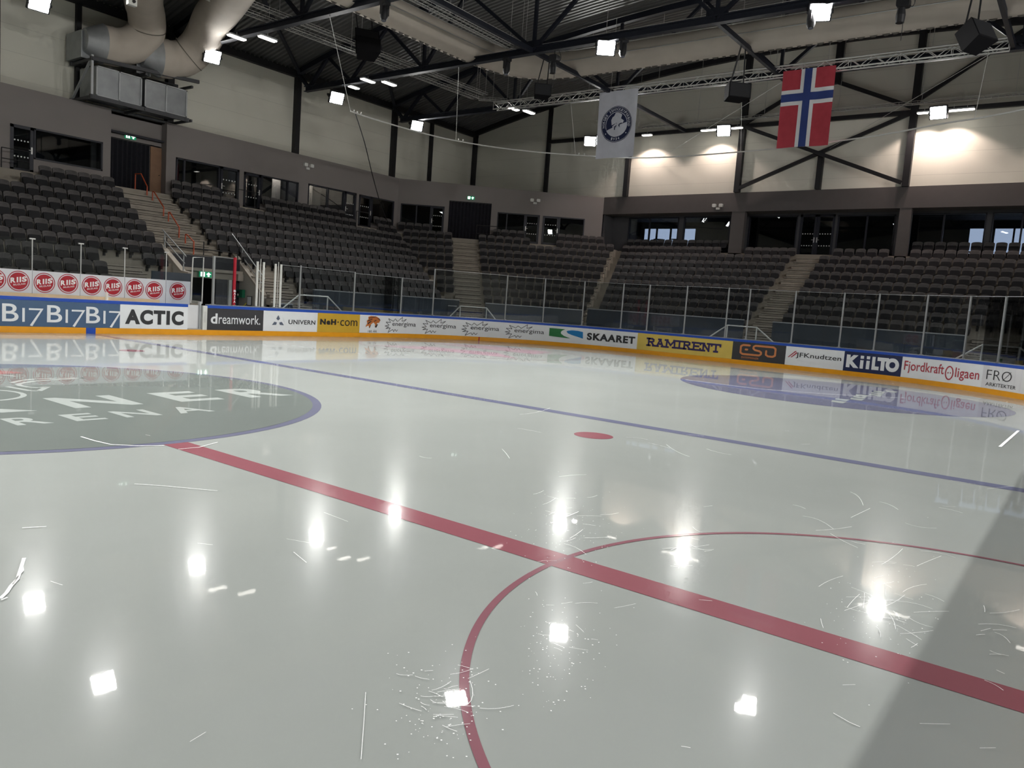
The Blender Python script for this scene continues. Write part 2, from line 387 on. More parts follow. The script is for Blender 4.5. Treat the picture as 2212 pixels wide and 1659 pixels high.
# upper pale walls
mb = MB(); mb.box(-44, 42.2, 40.0, 40.25, 9.7, 15.0); struct(mb.build('wall_side', m_white_wall), 'pale panelled upper wall above the side stand')
mb = MB()
yy = [40.2-k*1.0 for k in range(57)]
for i in range(len(yy)-1):
    mb.hexa([(41.9,yy[i],9.6),(41.9,yy[i+1],9.6),(42.15,yy[i+1],9.6),(42.15,yy[i],9.6),(41.9,yy[i],roofz(yy[i])),(41.9,yy[i+1],roofz(yy[i+1])),(42.15,yy[i+1],roofz(yy[i+1])),(42.15,yy[i],roofz(yy[i]))])
struct(mb.build('wall_end', m_white_wall), 'pale panelled upper wall above the end stand behind the flags')
mb = MB(); mb.box(-44,-43.7,-16,40.3,0,18.2); struct(mb.build('wall_left', m_white_wall), 'pale hall wall at the other end of the rink')
mb = MB(); mb.box(-44,48,-16,-15.7,0,18.2); struct(mb.build('wall_near', m_white_wall), 'pale hall wall behind the near stand')

# grey lower walls with openings: list of (u0,u1,z0,z1)
def wall_with_holes(name, F, u0, u1, zb, zt, holes, m, label, v0=-.2, v1=0):
    mb = MB(); u = u0
    Z = zt if callable(zt) else (lambda q: zt)
    def seg(a, b, z0, z1f):
        p = [F(a,v0,z0),F(b,v0,z0),F(b,v1,z0),F(a,v1,z0)]+[F(a,v0,z1f(a)),F(b,v0,z1f(b)),F(b,v1,z1f(b)),F(a,v1,z1f(a))]; mb.hexa(p)
    for a, b, c, d in holes:
        if a > u+.001: seg(u, a, zb, Z)
        if c > zb+.01: seg(a, b, zb, lambda q: c)
        if d is not None: seg(a, b, d, Z)
        u = b
    if u1 > u+.001: seg(u, u1, zb, Z)
    return struct(mb.build(name, m), label)
SIDE_H = [(9.45,13.42,6.15,8.22),(13.8,16.6,6.15,None),(17.12,20.84,6.15,8.24),(21.14,24.85,6.15,8.22),(25.57,29.39,6.15,8.3),(29.63,32.75,6.15,8.28)]
wall_with_holes('wall_side_lower', FS, -44, 33.1, -.1, 9.87, SIDE_H, m_gray_wall, 'grey plaster wall with glazed boxes at the top of the side stand')
CH_H = [(.22,3.2,6.15,8.22),(3.5,6.4,6.1,8.66),(6.84,9.75,6.1,8.12),(9.97,12.85,6.1,8.1)]
wall_with_holes('wall_corner', FC, 0, CL, -.1, lambda u: 9.87-.25*u/CL, CH_H, m_gray_wall, 'grey plaster wall set diagonally across the corner of the arena')
# ledge behind the grey walls up to the pale walls
mb = MB()
mb.box(-44,13.75,39.06,40.0,9.7,9.86); mb.box(16.65,33.1,39.06,40.0,9.7,9.86)
mb.add([(33.1,39.06,9.86),(41.85,28.0,9.6),(42,27.95,9.6),(42,40.1,9.7),(33.1,40.1,9.86)],[(0,1,2,3,4)])
mb.box(0,.01,44,44.01,0,.01) if False else None
struct(mb.build('trim_1', m_gray_dark), 'grey ledge on top of the lower arena walls', 'trim')
# recess wall with the curtain on the side stand
mb = MB(); mb.box(13.3,17.1,39.9,40.0,6.1,9.9); mb.box(13.7,13.8,39.2,39.95,6.1,9.8); mb.box(16.6,16.7,39.2,39.95,6.1,9.8); mb.box(13.8,16.6,39.5,39.95,9.75,9.86)
struct(mb.build('wall_recess', m_gray_wall), 'grey recess wall above the black curtain at the top of the stairs')

# end stand: band, pillars and recessed glazing
mb = MB()
mb.hexa([(41.8,27.95,8.5),(41.8,-12,8.75),(43.4,-12,8.75),(43.4,27.95,8.5),(41.8,27.95,9.64),(41.8,-12,9.9),(43.4,-12,9.9),(43.4,27.95,9.64)])
struct(mb.build('wall_end_band', m_band), 'dark grey band running above the recessed windows of the end stand')
for nm, y0, y1, lb in (('trim_2',17.94,18.77,'grey square pillar between the first and second window bays of the end stand'),('trim_3',8.71,9.30,'grey square pillar right of the glazed double door bay'),('trim_4',-1.2,-.6,'grey square pillar at the far right of the end stand')):
    mb = MB(); mb.box(41.82,42.2,y0,y1,5.3,8.498+.25*(27.95-y1)/39.95); struct(mb.build(nm, m_band), lb, 'trim')
mb = MB(); mb.box(42.0,43.4,27.85,28.0,5.3,8.6); struct(mb.build('trim_5', m_gray_dark), 'dark grey side cheek of the window recess at the arena corner', 'trim')
END_H = [(-26.6,-22.85,6.2,8.42),(-22.5,-19.3,6.2,8.45),(-18.1,-15.1,6.2,8.45),(-14.95,-12.95,5.95,8.5),(-12.8,-9.7,6.2,8.45),(-8.95,-5.3,6.2,8.5),(-5.05,-1.6,6.2,8.5),(-.5,3.5,6.2,8.5)]
wall_with_holes('wall_end_lower', lambda u,v,z: (43.1-v,-u,z), -28.5, 12, -.1, 8.8, END_H, m_gray_dark, 'dark grey wall behind the end stand with large windows')

# rooms behind the glass
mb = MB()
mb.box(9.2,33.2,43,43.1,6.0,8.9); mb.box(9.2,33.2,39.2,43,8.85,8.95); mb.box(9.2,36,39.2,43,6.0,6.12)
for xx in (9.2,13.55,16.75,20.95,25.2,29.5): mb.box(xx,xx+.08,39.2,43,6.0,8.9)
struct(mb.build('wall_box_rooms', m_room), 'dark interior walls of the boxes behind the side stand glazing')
mb = MB(); mb.box(25.66,27.0,40.4,40.45,6.1,8.85); mb.box(24.15,24.75,40.6,40.65,6.1,8.85); mb.box(27.3,28.3,41.2,41.25,6.1,8.85); mb.box(30.8,33.0,42.2,42.25,6.1,8.85)
struct(mb.build('wall_box_partition', m_room_lt), 'pale lit partition wall inside the third glazed box')
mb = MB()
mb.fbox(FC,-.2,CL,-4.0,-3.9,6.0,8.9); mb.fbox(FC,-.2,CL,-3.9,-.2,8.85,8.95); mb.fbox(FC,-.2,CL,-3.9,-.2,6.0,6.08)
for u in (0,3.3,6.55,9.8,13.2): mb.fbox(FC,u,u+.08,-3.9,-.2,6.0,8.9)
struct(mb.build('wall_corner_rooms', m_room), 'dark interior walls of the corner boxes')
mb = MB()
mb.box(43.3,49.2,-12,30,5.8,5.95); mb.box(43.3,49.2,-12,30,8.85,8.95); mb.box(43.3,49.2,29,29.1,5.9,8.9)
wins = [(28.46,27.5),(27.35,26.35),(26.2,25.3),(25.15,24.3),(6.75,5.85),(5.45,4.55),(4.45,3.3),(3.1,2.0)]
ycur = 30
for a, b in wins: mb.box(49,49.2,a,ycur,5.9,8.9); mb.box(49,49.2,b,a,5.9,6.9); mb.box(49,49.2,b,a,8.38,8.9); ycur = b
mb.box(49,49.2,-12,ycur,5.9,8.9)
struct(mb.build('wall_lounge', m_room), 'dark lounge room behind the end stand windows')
for i, (a, b) in enumerate(wins):
    mb = MB(); mb.box(49.05,49.08,b,a,6.9,8.38)
    struct(mb.build('window_%d' % (20+i), m_day), 'bright daylight window on the back wall of the lounge', 'window')
# lounge tables seen against the bright windows
for i, (px, py) in enumerate(((1424,517),(1462,517),(2105,544),(2175,547))):
    c = at_X(px, py, 47.2); t = thing('bar_table', (c.x,c.y,5.95), ['round bar table left of centre in the lounge window view','round bar table right of it in the lounge window view','round bar table before the daylight window right of the last pillar','round bar table farthest right in the lounge windows'][i], 'table', 'lounge bar tables')
    mb = MB(); mb.tube([(c.x,c.y,c.z-.03),(c.x,c.y,c.z)], .42, 20); mb.build('table_top', m_black, t)
    mb = MB(); mb.tube([(c.x,c.y,5.97),(c.x,c.y,c.z-.03)], .04, 8); mb.build('table_leg', m_black, t)
    mb = MB(); mb.tube([(c.x,c.y,5.95),(c.x,c.y,5.98)], .25, 16); mb.build('table_foot', m_black, t)

# glazed doors and windows -------------------------------------------------------------------
wn = [0]; dn = [0]
def window(F, u0, u1, z0, z1, label, mull=(), v=0.):
    wn[0] += 1; p = F((u0+u1)/2, v, z0)
    t = thing('window_%d' % wn[0], p, label, 'window', None, 'structure')
    mb = MB(); f = .07
    mb.fbox(F,u0,u0+f,v-.12,v+.03,z0,z1); mb.fbox(F,u1-f,u1,v-.12,v+.03,z0,z1); mb.fbox(F,u0,u1,v-.12,v+.03,z1-f,z1); mb.fbox(F,u0,u1,v-.12,v+.03,z0,z0+f)
    for m_ in mull: mb.fbox(F,m_-.04,m_+.04,v-.12,v+.03,z0,z1)
    mb.build('window_frame', m_navy, t)
    mb = MB(); mb.fbox(F,u0+f,u1-f,v-.07,v-.055,z0+f,z1-f); mb.build('window_pane', m_window, t)
def door(F, u0, u1, z0, z1, label, hinge=1, v=0., dots=5):
    dn[0] += 1; t = thing('door_%d' % dn[0], F((u0+u1)/2, v, z0), label, 'door', None, 'structure')
    mb = MB(); f = .13
    mb.fbox(F,u0,u0+f,v-.12,v+.03,z0,z1); mb.fbox(F,u1-f,u1,v-.12,v+.03,z0,z1); mb.fbox(F,u0,u1,v-.12,v+.03,z1-f,z1); mb.fbox(F,u0,u1,v-.12,v+.03,z0,z0+.2)
    mb.build('door_frame', m_navy, t)
    mb = MB(); mb.fbox(F,u0+f,u1-f,v-.07,v-.055,z0+.2,z1-f); mb.build('door_pane', m_window, t)
    mb = MB(); uh = u1-f*.55 if hinge > 0 else u0+f*.55
    mb.tube([F(uh,v+.03,z0+1.05),F(uh,v+.09,z0+1.05)], .02, 8); mb.tube([F(uh,v+.09,z0+1.05),F(uh-.14*hinge,v+.09,z0+1.05)], .016, 8); mb.fbox(F,uh-.03,uh+.03,v+.03,v+.045,z0+.9,z0+1.2)
    mb.build('door_handle', m_alu, t)
    mb = MB(); w = (u1-u0-2*f)
    for zz in (z0+.72, z0+1.42):
        for k in range(dots):
            c = u0+f+w*(k+.5)/dots
            mb.prism(circ(0,0,.035,10), lambda a,b,d: F(c+a,v-.05+d,zz+b), 0, .004)
    mb.build('marker_dots', m_dot, t)
door(FS, 9.45, 10.38, 6.15, 8.22, 'navy framed glass door at the top left of the side stand', 1)
window(FS, 10.40, 13.42, 6.86, 8.22, 'wide dark window left of the curtained entrance of the side stand')
mb = MB(); mb.fbox(FS,10.40,13.42,-.2,0,6.15,6.86); struct(mb.build('trim_6', m_gray_wall), 'grey sill wall below the wide window left of the curtain', 'trim')
window(FS, 17.14, 19.65, 6.6, 8.22, 'dark window right of the curtained entrance', (17.6,))
mb = MB(); mb.fbox(FS,17.12,19.68,-.2,0,6.15,6.62); mb.fbox(FS,22.24,24.85,-.2,0,6.15,6.62); mb.fbox(FS,25.57,28.43,-.2,0,6.15,6.62); mb.fbox(FS,30.73,32.75,-.2,0,6.15,6.62)
struct(mb.build('trim_7', m_gray_wall), 'grey sill walls below the box windows right of the curtain', 'trim')
door(FS, 19.70, 20.84, 6.15, 8.24, 'navy glass door left of the first grey pier right of the curtain', -1)
door(FS, 21.14, 22.22, 6.15, 8.18, 'navy glass door right of the first grey pier right of the curtain', 1)
window(FS, 22.25, 24.85, 6.6, 8.22, 'box window with a lit strip at its right side', (24.1,))
window(FS, 25.57, 28.40, 6.6, 8.28, 'box window with a brightly lit pale wall behind its left half', (27.1,))
door(FS, 28.45, 29.39, 6.15, 8.28, 'dark glass door right of the brightly lit box window', -1)
door(FS, 29.63, 30.71, 6.15, 8.24, 'navy glass door near the corner behind the hanging black cable', 1)
window(FS, 30.74, 32.75, 6.6, 8.28, 'last box window of the side stand before the corner')
window(FC, .22, 2.3, 6.6, 8.22, 'blue tinted corner window left of the corner curtain', (1.3,))
door(FC, 2.3, 3.2, 6.15, 8.2, 'glass door between the corner window and the corner curtain', -1)
mb = MB(); mb.fbox(FC,.22,2.3,-.2,0,6.15,6.62); mb.fbox(FC,6.84,8.75,-.2,0,6.1,6.62); mb.fbox(FC,11.1,12.85,-.2,0,6.1,6.62)
struct(mb.build('trim_8', m_gray_wall), 'grey sill walls below the corner windows', 'trim')
window(FC, 6.84, 8.75, 6.6, 8.12, 'corner window right of the corner curtain', (7.5,))
door(FC, 8.75, 9.75, 6.1, 8.12, 'glass door left of the grey pier in the corner wall', -1)
door(FC, 9.97, 11.08, 6.1, 8.1, 'glass door right of the grey pier in the corner wall', 1)
window(FC, 11.1, 12.85, 6.6, 8.1, 'corner window farthest right beside the end stand')
FX = lambda u, v, z: (43.1-v, -u, z)
window(FX, -26.6, -22.85, 6.2, 8.42, 'end window showing three bright daylight panes', (-25.0,))
window(FX, -22.5, -19.3, 6.2, 8.45, 'end window left of the first grey pillar')
window(FX, -18.1, -15.1, 6.2, 8.45, 'end window between the first pillar and the double door')
door(FX, -14.95, -13.97, 5.95, 8.5, 'left leaf of the dark glass double door above the end stairs', 1)
door(FX, -13.95, -12.95, 5.95, 8.5, 'right leaf of the dark glass double door above the end stairs', -1)
window(FX, -12.8, -9.7, 6.2, 8.45, 'end window between the double door and the second pillar', (-11.2,))
window(FX, -8.95, -5.3, 6.2, 8.5, 'end window right of the second pillar', (-7.3,))
window(FX, -5.05, -1.6, 6.2, 8.5, 'end window with the large daylight panes at the right edge', (-3.7,))
window(FX, -.5, 3.5, 6.2, 8.5, 'end window beyond the right pillar')

# curtains
def curtain(F, u0, u1, v, z0, z1, label):
    mb = MB(); n = int((u1-u0)/.045); vs = []; fs = []
    for k in range(n+1):
        u = u0+(u1-u0)*k/n; w = .07*math.sin(2*PI*(u-u0)/.235)+.02*math.sin(u*9.1)
        vs += [F(u,v+w,z0),F(u,v+w*.8,(z0+z1)/2),F(u,v+w*.55,z1)]
    for k in range(n): fs += [(3*k,3*k+3,3*k+4,3*k+1),(3*k+1,3*k+4,3*k+5,3*k+2)]
    mb.add(vs, fs); t = thing('curtain', F((u0+u1)/2,v,z0), label, 'curtain')
    mb.build('drape', m_black_cloth, t, smooth=True, recalc=False)
    mb = MB(); mb.fbox(F,u0-.05,u1+.05,v-.03,v+.03,z1,z1+.06); mb.build('curtain_rail', m_black, t)
curtain(FS, 13.82, 15.98, -.55, 6.15, 8.6, 'black pleated curtain at the top of the orange-railed stairs')
curtain(FC, 3.5, 6.38, -.05, 6.1, 8.6, 'black pleated curtain in the diagonal corner wall')
mb = MB(); mb.box(15.98,16.6,39.5,39.56,6.15,8.6); mb.box(13.8,16.6,39.5,39.6,8.66,9.87)
o = mb.build('trim_9', m_gray_wall); struct(o, 'grey lintel above the black curtain', 'trim')
mb = MB(); mb.box(16.0,16.58,39.42,39.5,6.15,8.58); o = mb.build('door_leaf', m_door_wood)
tag(o, 'open brown wooden door leaf beside the black curtain', 'door', None, 'structure'); o.name = 'door_30'
mb = MB(); mb.tube([(16.45,39.40,7.2),(16.45,39.34,7.2)],.02,8); mb.build('door_handle', m_black, o)

# exit signs
def exit_sign(F, u, v, z, w, label):
    t = thing('exit_sign', F(u,v,z), label, 'sign', 'green emergency exit signs'); h = w*.42
    mb = MB(); mb.fbox(F,u-w/2,u+w/2,v,v+.06,z,z+h); mb.build('sign_box', m_sign_green, t)
    mb = MB(); mb.fbox(F,u-w*.42,u-w*.08,v+.062,v+.066,z+h*.1,z+h*.9); mb.build('door_symbol', m_sign_white, t)
    mb = MB(); mb.fbox(F,u-w*.30,u-w*.22,v+.067,v+.070,z+h*.15,z+h*.62); mb.prism(circ(u-w*.26,z+h*.74,h*.09,12), lambda a,b,d: F(a,v+.067+d,b), 0,.003)
    mb.build('running_figure', m_sign_green, t)
    mb = MB(); c = u+w*.24
    mb.prism([(c-w*.2,z+h*.5),(c,z+h*.9),(c+w*.2,z+h*.5),(c+w*.07,z+h*.5),(c+w*.07,z+h*.12),(c-w*.07,z+h*.12),(c-w*.07,z+h*.5)], lambda a,b,d: F(a,v+.062+d,b), 0,.004)
    mb.build('arrow', m_sign_white, t)
exit_sign(FS, 14.95, -.45, 8.72, .55, 'lit green exit sign above the curtain of the side stand')
exit_sign(FC, 4.95, .02, 8.82, .5, 'lit green exit sign above the corner curtain')
# twin-spot emergency lamps
def twin(F, u, v, z, label):
    t = thing('emergency_lamp', F(u,v,z), label, 'lamp', 'white twin-head emergency lamps')
    mb = MB(); mb.fbox(F,u-.12,u+.12,v,v+.08,z-.16,z-.04); mb.build('battery_box', m_white_post, t)
    for sx in (-1,1):
        mb = MB(); mb.prism(rrect(.24,.2,.05), lambda a,b,d: F(u+sx*.22+a,v+.04+d,z+.08+b), 0,.16); mb.build('lamp_head', m_white_post, t, smooth=True)
twin(FS, 25.44, 0, 9.25, 'white twin-head emergency lamp on the grey side wall')
twin(FC, at_X(1161,432,39.0) and 9.35, 0, 9.0, 'white twin-head emergency lamp on the diagonal corner wall')
e = at_X(1551,447,41.75); twin(lambda u,v,z: (41.8-v,-u,z), -e.y, 0, e.z, 'white twin-head emergency lamp on the band over the end stand')

# ------------------------------------------------------------------ terraces
FZ = {'S': lambda k: 6.15-.505*k, 'C': lambda k: 6.08-.51*k, 'E': lambda k: 6.03-.49*k}
def bS(v): return 32.95-.30*v            # side | corner boundary on the side stand
def bC0(v): return max(0, .66*(v-.3))     # corner stand, left limit
def bC1(v): return 15.35-.36*v            # corner stand, right limit
def bE(v): return -(27.6-.3694*(v-.41))   # end stand, left limit (u=-y)
def v0(k): return .33+.75*k
mb = MB()
for k in range(11):
    a, b, z = v0(k), v0(k)+.75, FZ['S'](k)
    if k == 0: a = -.05
    if k < 7: mb.fbox(FS,-12,bS,a,b,z-.55,z)
    else:
        mb.fbox(FS,-12,13.5,a,b,z-.55 if k < 10 else -.1,z); mb.fbox(FS,17.53,bS,a,b,z-.55 if k < 10 else -.1,z)
struct(mb.build('floor_side_terrace', m_conc), 'stepped concrete terrace of the side stand', 'terrace')
mb = MB()
for k in range(11):
    a, b, z = v0(k), v0(k)+.75, FZ['C'](k)
    if k == 0: a = -.05
    mb.fbox(FC,bC0,bC1,a,b,z-.55 if k < 10 else -.1,z)
struct(mb.build('floor_corner_terrace', m_conc), 'stepped concrete terrace of the corner stand', 'terrace')
mb = MB()
for k in range(11):
    a, b, z = v0(k), v0(k)+.75, FZ['E'](k)
    if k == 0: a = -.3
    mb.fbox(FE,bE,12,a,b,z-.55 if k < 10 else -.1,z)
struct(mb.build('floor_end_terrace', m_conc), 'stepped concrete terrace of the end stand', 'terrace')
# stair half steps on the aisles, one flight per aisle
m_step_shade = mat('step_shade_grey','#4d4842',rough=.9,noise=.1)
def flight(name, F, fz, k0, k1, ua, ub, label, start=0):
    mb = MB()
    for k in range(k0, k1+1):
        a = v0(k)
        mb.fbox(F,ua,ub,a-.375 if k else a-.3,a+.0,fz(k)-.3,fz(k)+.0) if False else None
        mb.fbox(F,ua,ub,a-.02,a+.36,fz(k)-.02,fz(k)+.25 if k else fz(k)+.01)
        mb.fbox(F,ua,ub,a+.35,a+.395,fz(k)+.19,fz(k)+.25) if k else None
        if k: mb.fbox(F,ua,ub,a+.72,a+.79,fz(k)-.06,fz(k)+.004)
        else: mb.fbox(F,ua,ub,a+.0,a+.37,fz(k)-.06,fz(k)+.008)
    o = mb.build(name, m_conc_light)
    shade = MB()  # dark strips standing in for shadow lines under nosings and at riser feet
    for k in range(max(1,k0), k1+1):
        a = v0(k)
        shade.fbox(F,ua,ub,a+.36,a+.368,fz(k)+.0,fz(k)+.05); shade.fbox(F,ua,ub,a+.75,a+.756,fz(k)-.26,fz(k)-.2)
        shade.fbox(F,ua,ub,a+.396,a+.399,fz(k)+.185,fz(k)+.205); shade.fbox(F,ua,ub,a+.79,a+.793,fz(k)-.075,fz(k)-.05)
    shade.build('step_shade', m_step_shade, o)
    return tag(o, label, 'stairs', 'concrete aisle stairs', 'structure')
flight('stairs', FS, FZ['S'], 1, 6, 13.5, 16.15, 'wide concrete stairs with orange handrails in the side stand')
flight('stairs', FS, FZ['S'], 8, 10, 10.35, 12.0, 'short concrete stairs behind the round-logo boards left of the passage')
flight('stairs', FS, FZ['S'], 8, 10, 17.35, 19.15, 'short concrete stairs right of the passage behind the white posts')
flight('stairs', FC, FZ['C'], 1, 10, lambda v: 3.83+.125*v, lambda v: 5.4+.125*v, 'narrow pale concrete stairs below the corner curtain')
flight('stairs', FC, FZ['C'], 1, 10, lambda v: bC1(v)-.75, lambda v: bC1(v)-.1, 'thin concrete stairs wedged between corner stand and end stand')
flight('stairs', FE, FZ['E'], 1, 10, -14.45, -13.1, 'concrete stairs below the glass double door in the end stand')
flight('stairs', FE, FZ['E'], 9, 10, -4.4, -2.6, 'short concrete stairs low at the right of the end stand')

# front parapets of the stands
def parapet(F, u0, u1, v, zt, label, name):
    t = thing(name, F((u0+u1)/2 if not callable(u0) else 7, v, 0), label, 'wall', None, 'structure')
    mb = MB(); mb.fbox(F,u0,u1,v,v+.08,-.05,zt-.05); mb.build('front_panel', m_panel_dk, t)
    mb = MB(); mb.fbox(F,u0,u1,v-.02,v+.12,zt-.05,zt); mb.build('top_rail', m_galv_lt, t)
    mb = MB(); u = u0+.1
    while u < u1-.1: mb.fbox(F,u,u+.015,v+.08,v+.084,0,zt-.05); u += 1.2
    mb.build('panel_joint', m_black, t)
parapet(FS, 19.4, 30.1, 8.62, 1.96, 'dark panelled parapet in front of the right part of the side stand', 'wall_parapet_side')
parapet(FS, 17.45, 18.2, 8.62, 1.2, 'short dark parapet beside the passage wall', 'wall_parapet_short')
parapet(FS, 3.0, 10.3, 8.62, 1.75, 'dark parapet behind the round-logo boards', 'wall_parapet_left')
parapet(FC, 4.4, 4.9, 8.62, 1.6, 'dark parapet piece left of the corner stairs', 'wall_parapet_corner')
parapet(FC, 6.55, 12.2, 8.62, 1.9, 'dark panelled parapet in front of the corner stand', 'wall_parapet_diagonal')
parapet(FE, -23.9, -14.5, 8.62, 2.0, 'dark panelled parapet left of the end stairs', 'wall_parapet_end')
parapet(FE, -13.0, -4.5, 8.62, 2.0, 'dark panelled parapet right of the end stairs', 'wall_parapet_right')
parapet(FE, -2.5, 11, 8.62, 2.0, 'dark panelled parapet at the far right of the end stand', 'wall_parapet_far')

# passage (vomitory) under the wide stairs
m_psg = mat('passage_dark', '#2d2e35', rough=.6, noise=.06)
mb = MB(); mb.box(13.7,14.6,33.3,33.42,-.1,3.1); mb.box(15.95,17.3,33.3,33.42,-.1,3.1); mb.box(14.6,15.95,33.3,33.42,2.12,3.1)
struct(mb.build('wall_passage_back', m_psg), 'dark wall at the back of the passage under the stairs')
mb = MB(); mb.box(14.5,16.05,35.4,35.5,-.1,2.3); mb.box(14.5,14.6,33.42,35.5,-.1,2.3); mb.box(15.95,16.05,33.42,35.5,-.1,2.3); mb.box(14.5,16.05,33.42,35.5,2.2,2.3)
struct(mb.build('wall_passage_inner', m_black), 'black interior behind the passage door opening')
def slope(x0, x1, pts, name, label):
    t = thing(name, ((x0+x1)/2, 32.6, 0), label, 'wall', None, 'structure')
    mb = MB(); mb.prism(pts, lambda a,b,d: (d,a,b), x0, x1); mb.build('wall_body', m_conc_grey, t)
    mb = MB(); top = [p for p in pts if p[1] > 1]
    for i in range(len(top)-1): mb.beam((x0/2+x1/2,top[i][0],top[i][1]+.04),(x0/2+x1/2,top[i+1][0],top[i+1][1]+.04),abs(x1-x0)+.04,.1)
    mb.build('coping', m_conc_light, t)
slope(17.3, 17.5, [(34.0,-.05),(34.0,3.3),(33.75,3.2),(31.35,1.42),(31.3,-.05)], 'wall_passage_right', 'sloping concrete wall with green box right of the passage')
slope(13.5, 13.7, [(34.0,-.05),(34.0,3.4),(33.6,3.28),(31.9,2.25),(31.3,2.2),(31.3,-.05)], 'wall_passage_left', 'sloping concrete wall left of the passage')
mb = MB(); mb.box(13.7,17.28,33.0,33.3,2.40,2.54); mb.box(17.0,17.28,32.95,33.28,2.08,2.40); mb.box(14.25,17.0,33.2,33.3,2.1,2.4)
struct(mb.build('trim_10', m_conc_light), 'pale lintel over the passage door', 'trim')
mb = MB(); mb.box(16.0,16.6,33.2,33.29,-.06,2.1); o = mb.build('door_31', m_gray_dark); struct(o, 'grey closed door panel right of the dark passage opening', 'door')
mb = MB(); mb.box(16.62,16.78,33.1,33.28,-.06,2.1); struct(mb.build('trim_11', m_white_post), 'white door post in the passage', 'trim')
mb = MB(); mb.box(13.95,14.62,33.1,33.2,-.06,2.1); o = mb.build('door_32', m_gray_dark); struct(o, 'open dark door leaf with pull bar left of the passage opening', 'door')
mb = MB(); mb.tube([(14.05,33.06,1.75),(14.58,33.06,1.75)],.03,8); mb.build('door_bar', m_alu, o)
FP = lambda u, v, z: (u, 33.0-v, z)
exit_sign(FP, 15.3, 0, 2.14, .6, 'lit green exit sign over the passage door')
c = (17.3,33.0,1.5); t = thing('first_aid_box', (17.3,33.0,1.3), 'green first aid station on the sloping concrete wall', 'box')
mb = MB(); mb.box(17.13,17.29,32.78,33.22,1.3,1.68); mb.build('case', m_green_box, t)
mb = MB(); mb.box(17.115,17.13,33.0,33.2,1.36,1.62); mb.build('window', m_black, t); mb = MB(); mb.box(17.10,17.118,33.06,33.14,1.38,1.48); mb.build('white_pad', m_white_post, t)
t = thing('notice_board', (17.28,32.4,1.02), 'framed white notice on the concrete wall right of the green box', 'notice')
mb = MB(); mb.box(17.27,17.3,32.22,32.58,.95,1.4); mb.build('frame', m_black, t); mb = MB(); mb.box(17.262,17.27,32.25,32.55,.98,1.37); mb.build('paper', m_paper, t)
mb = MB(); mb.tube([(17.1,32.9,.7),(17.26,32.6,1.06)],.022,6); tag(mb.build('yellow_stick', m_pale_yellow), 'thin yellow stick leaning on the concrete wall below the green box', 'stick')

# rails -------------------------------------------------------------------------------------
def handrail(pts, posts, r, m, label, name='handrail', cat='handrail', group=None, mid=None):
    t = thing(name, posts[0][0], label, cat, group)
    mb = MB(); mb.tube(pts, r, 8); mb.build('top_rail', m, t, smooth=True)
    for a, b in posts: mb = MB(); mb.tube([a,b], r, 8); mb.build('post', m, t, smooth=True)
    for q in (mid or []): mb = MB(); mb.tube(q, r*.8, 8); mb.build('mid_rail', m, t, smooth=True)
zS = lambda y: 6.15-.505*max(0,(38.67-y)/.75)
for (ya, yb, lb) in ((38.95,37.78,'orange tubular handrail at the top of the stairs before the curtain'),(37.25,36.2,'second orange handrail down the wide stairs'),(35.75,34.78,'third orange handrail down the wide stairs'),(34.22,33.2,'lowest orange handrail above the passage')):
    za, zb = zS(ya)+(.05 if ya < 38.6 else 0), zS(yb)+.02
    x = 15.0
    top = [(x,ya,za+.86),(x,ya-.55,za+.84),(x,yb,zb+.78)] if ya > 38.6 else [(x,ya,za+.84),(x,ya-.12,za+.84),(x,yb,zb+.82)]
    if yb < 33.6: zb = 3.12; top[-1] = (x,yb+.3,zb+.6)
    y2 = top[-1][1]
    handrail(top, [((x,ya,za),(x,ya,za+.86)),((x,y2,zb),(x,y2,top[-1][2]))], .03, m_orange, lb, 'orange_handrail', 'handrail', 'orange handrails on the wide stairs')
y = 33.5
handrail([(13.7,y,3.42),(17.3,y,3.42)], [((xx,y,3.1),(xx,y,3.78)) for xx in (13.7,15.5,17.3)], .024, m_black, 'black guard rail on the landing above the passage', 'guard_rail', 'railing')
handrail([(13.6,33.7,4.1),(13.6,31.7,2.95)], [((13.6,33.5,3.3),(13.6,33.5,4.0)),((13.6,31.9,2.25),(13.6,31.9,3.05))], .03, m_grey_post, 'sloping steel handrail on the left passage wall', 'wall_rail', 'railing', None, [[(13.6,33.6,3.7),(13.6,31.8,2.65)]])
handrail([(17.4,34.2,4.35),(17.4,31.4,2.25)], [((17.4,33.3,2.95),(17.4,33.3,3.7)),((17.4,32.1,2.05),(17.4,32.1,2.8))], .03, m_grey_post, 'sloping steel handrail on the right passage wall', 'wall_rail', 'railing', None, [[(17.4,33.4,3.35),(17.4,31.5,1.95)]])
handrail([(10.05,37.9,7.0),(10.05,37.9,7.05)], [((8.9,38.4,6.15),(8.9,38.4,7.05)),((10.0,38.4,6.15),(10.0,38.4,7.05))], .025, m_black, 'black rail on the walkway before the top left glass door', 'guard_rail', 'railing', None, [[(8.9,38.4,7.05),(10.0,38.4,7.05)],[(8.9,38.4,6.6),(10.0,38.4,6.6)]])
for u in (20.95,29.5):
    handrail([(u+.5,38.35,7.1),(u+.5,38.35,7.15)], [((u+.5,38.35,6.15),(u+.5,38.35,7.1)),((u-.6,38.35,6.15),(u-.6,38.35,7.1))], .025, m_black, 'black rail before the glass doors '+('nearest the curtain' if u < 25 else 'nearest the corner'), 'guard_rail', 'railing', None, [[(u-.6,38.35,7.1),(u+.5,38.35,7.1)]])
a, b = FC(5.5,.9,5.6), FC(6.9,.9,5.6)
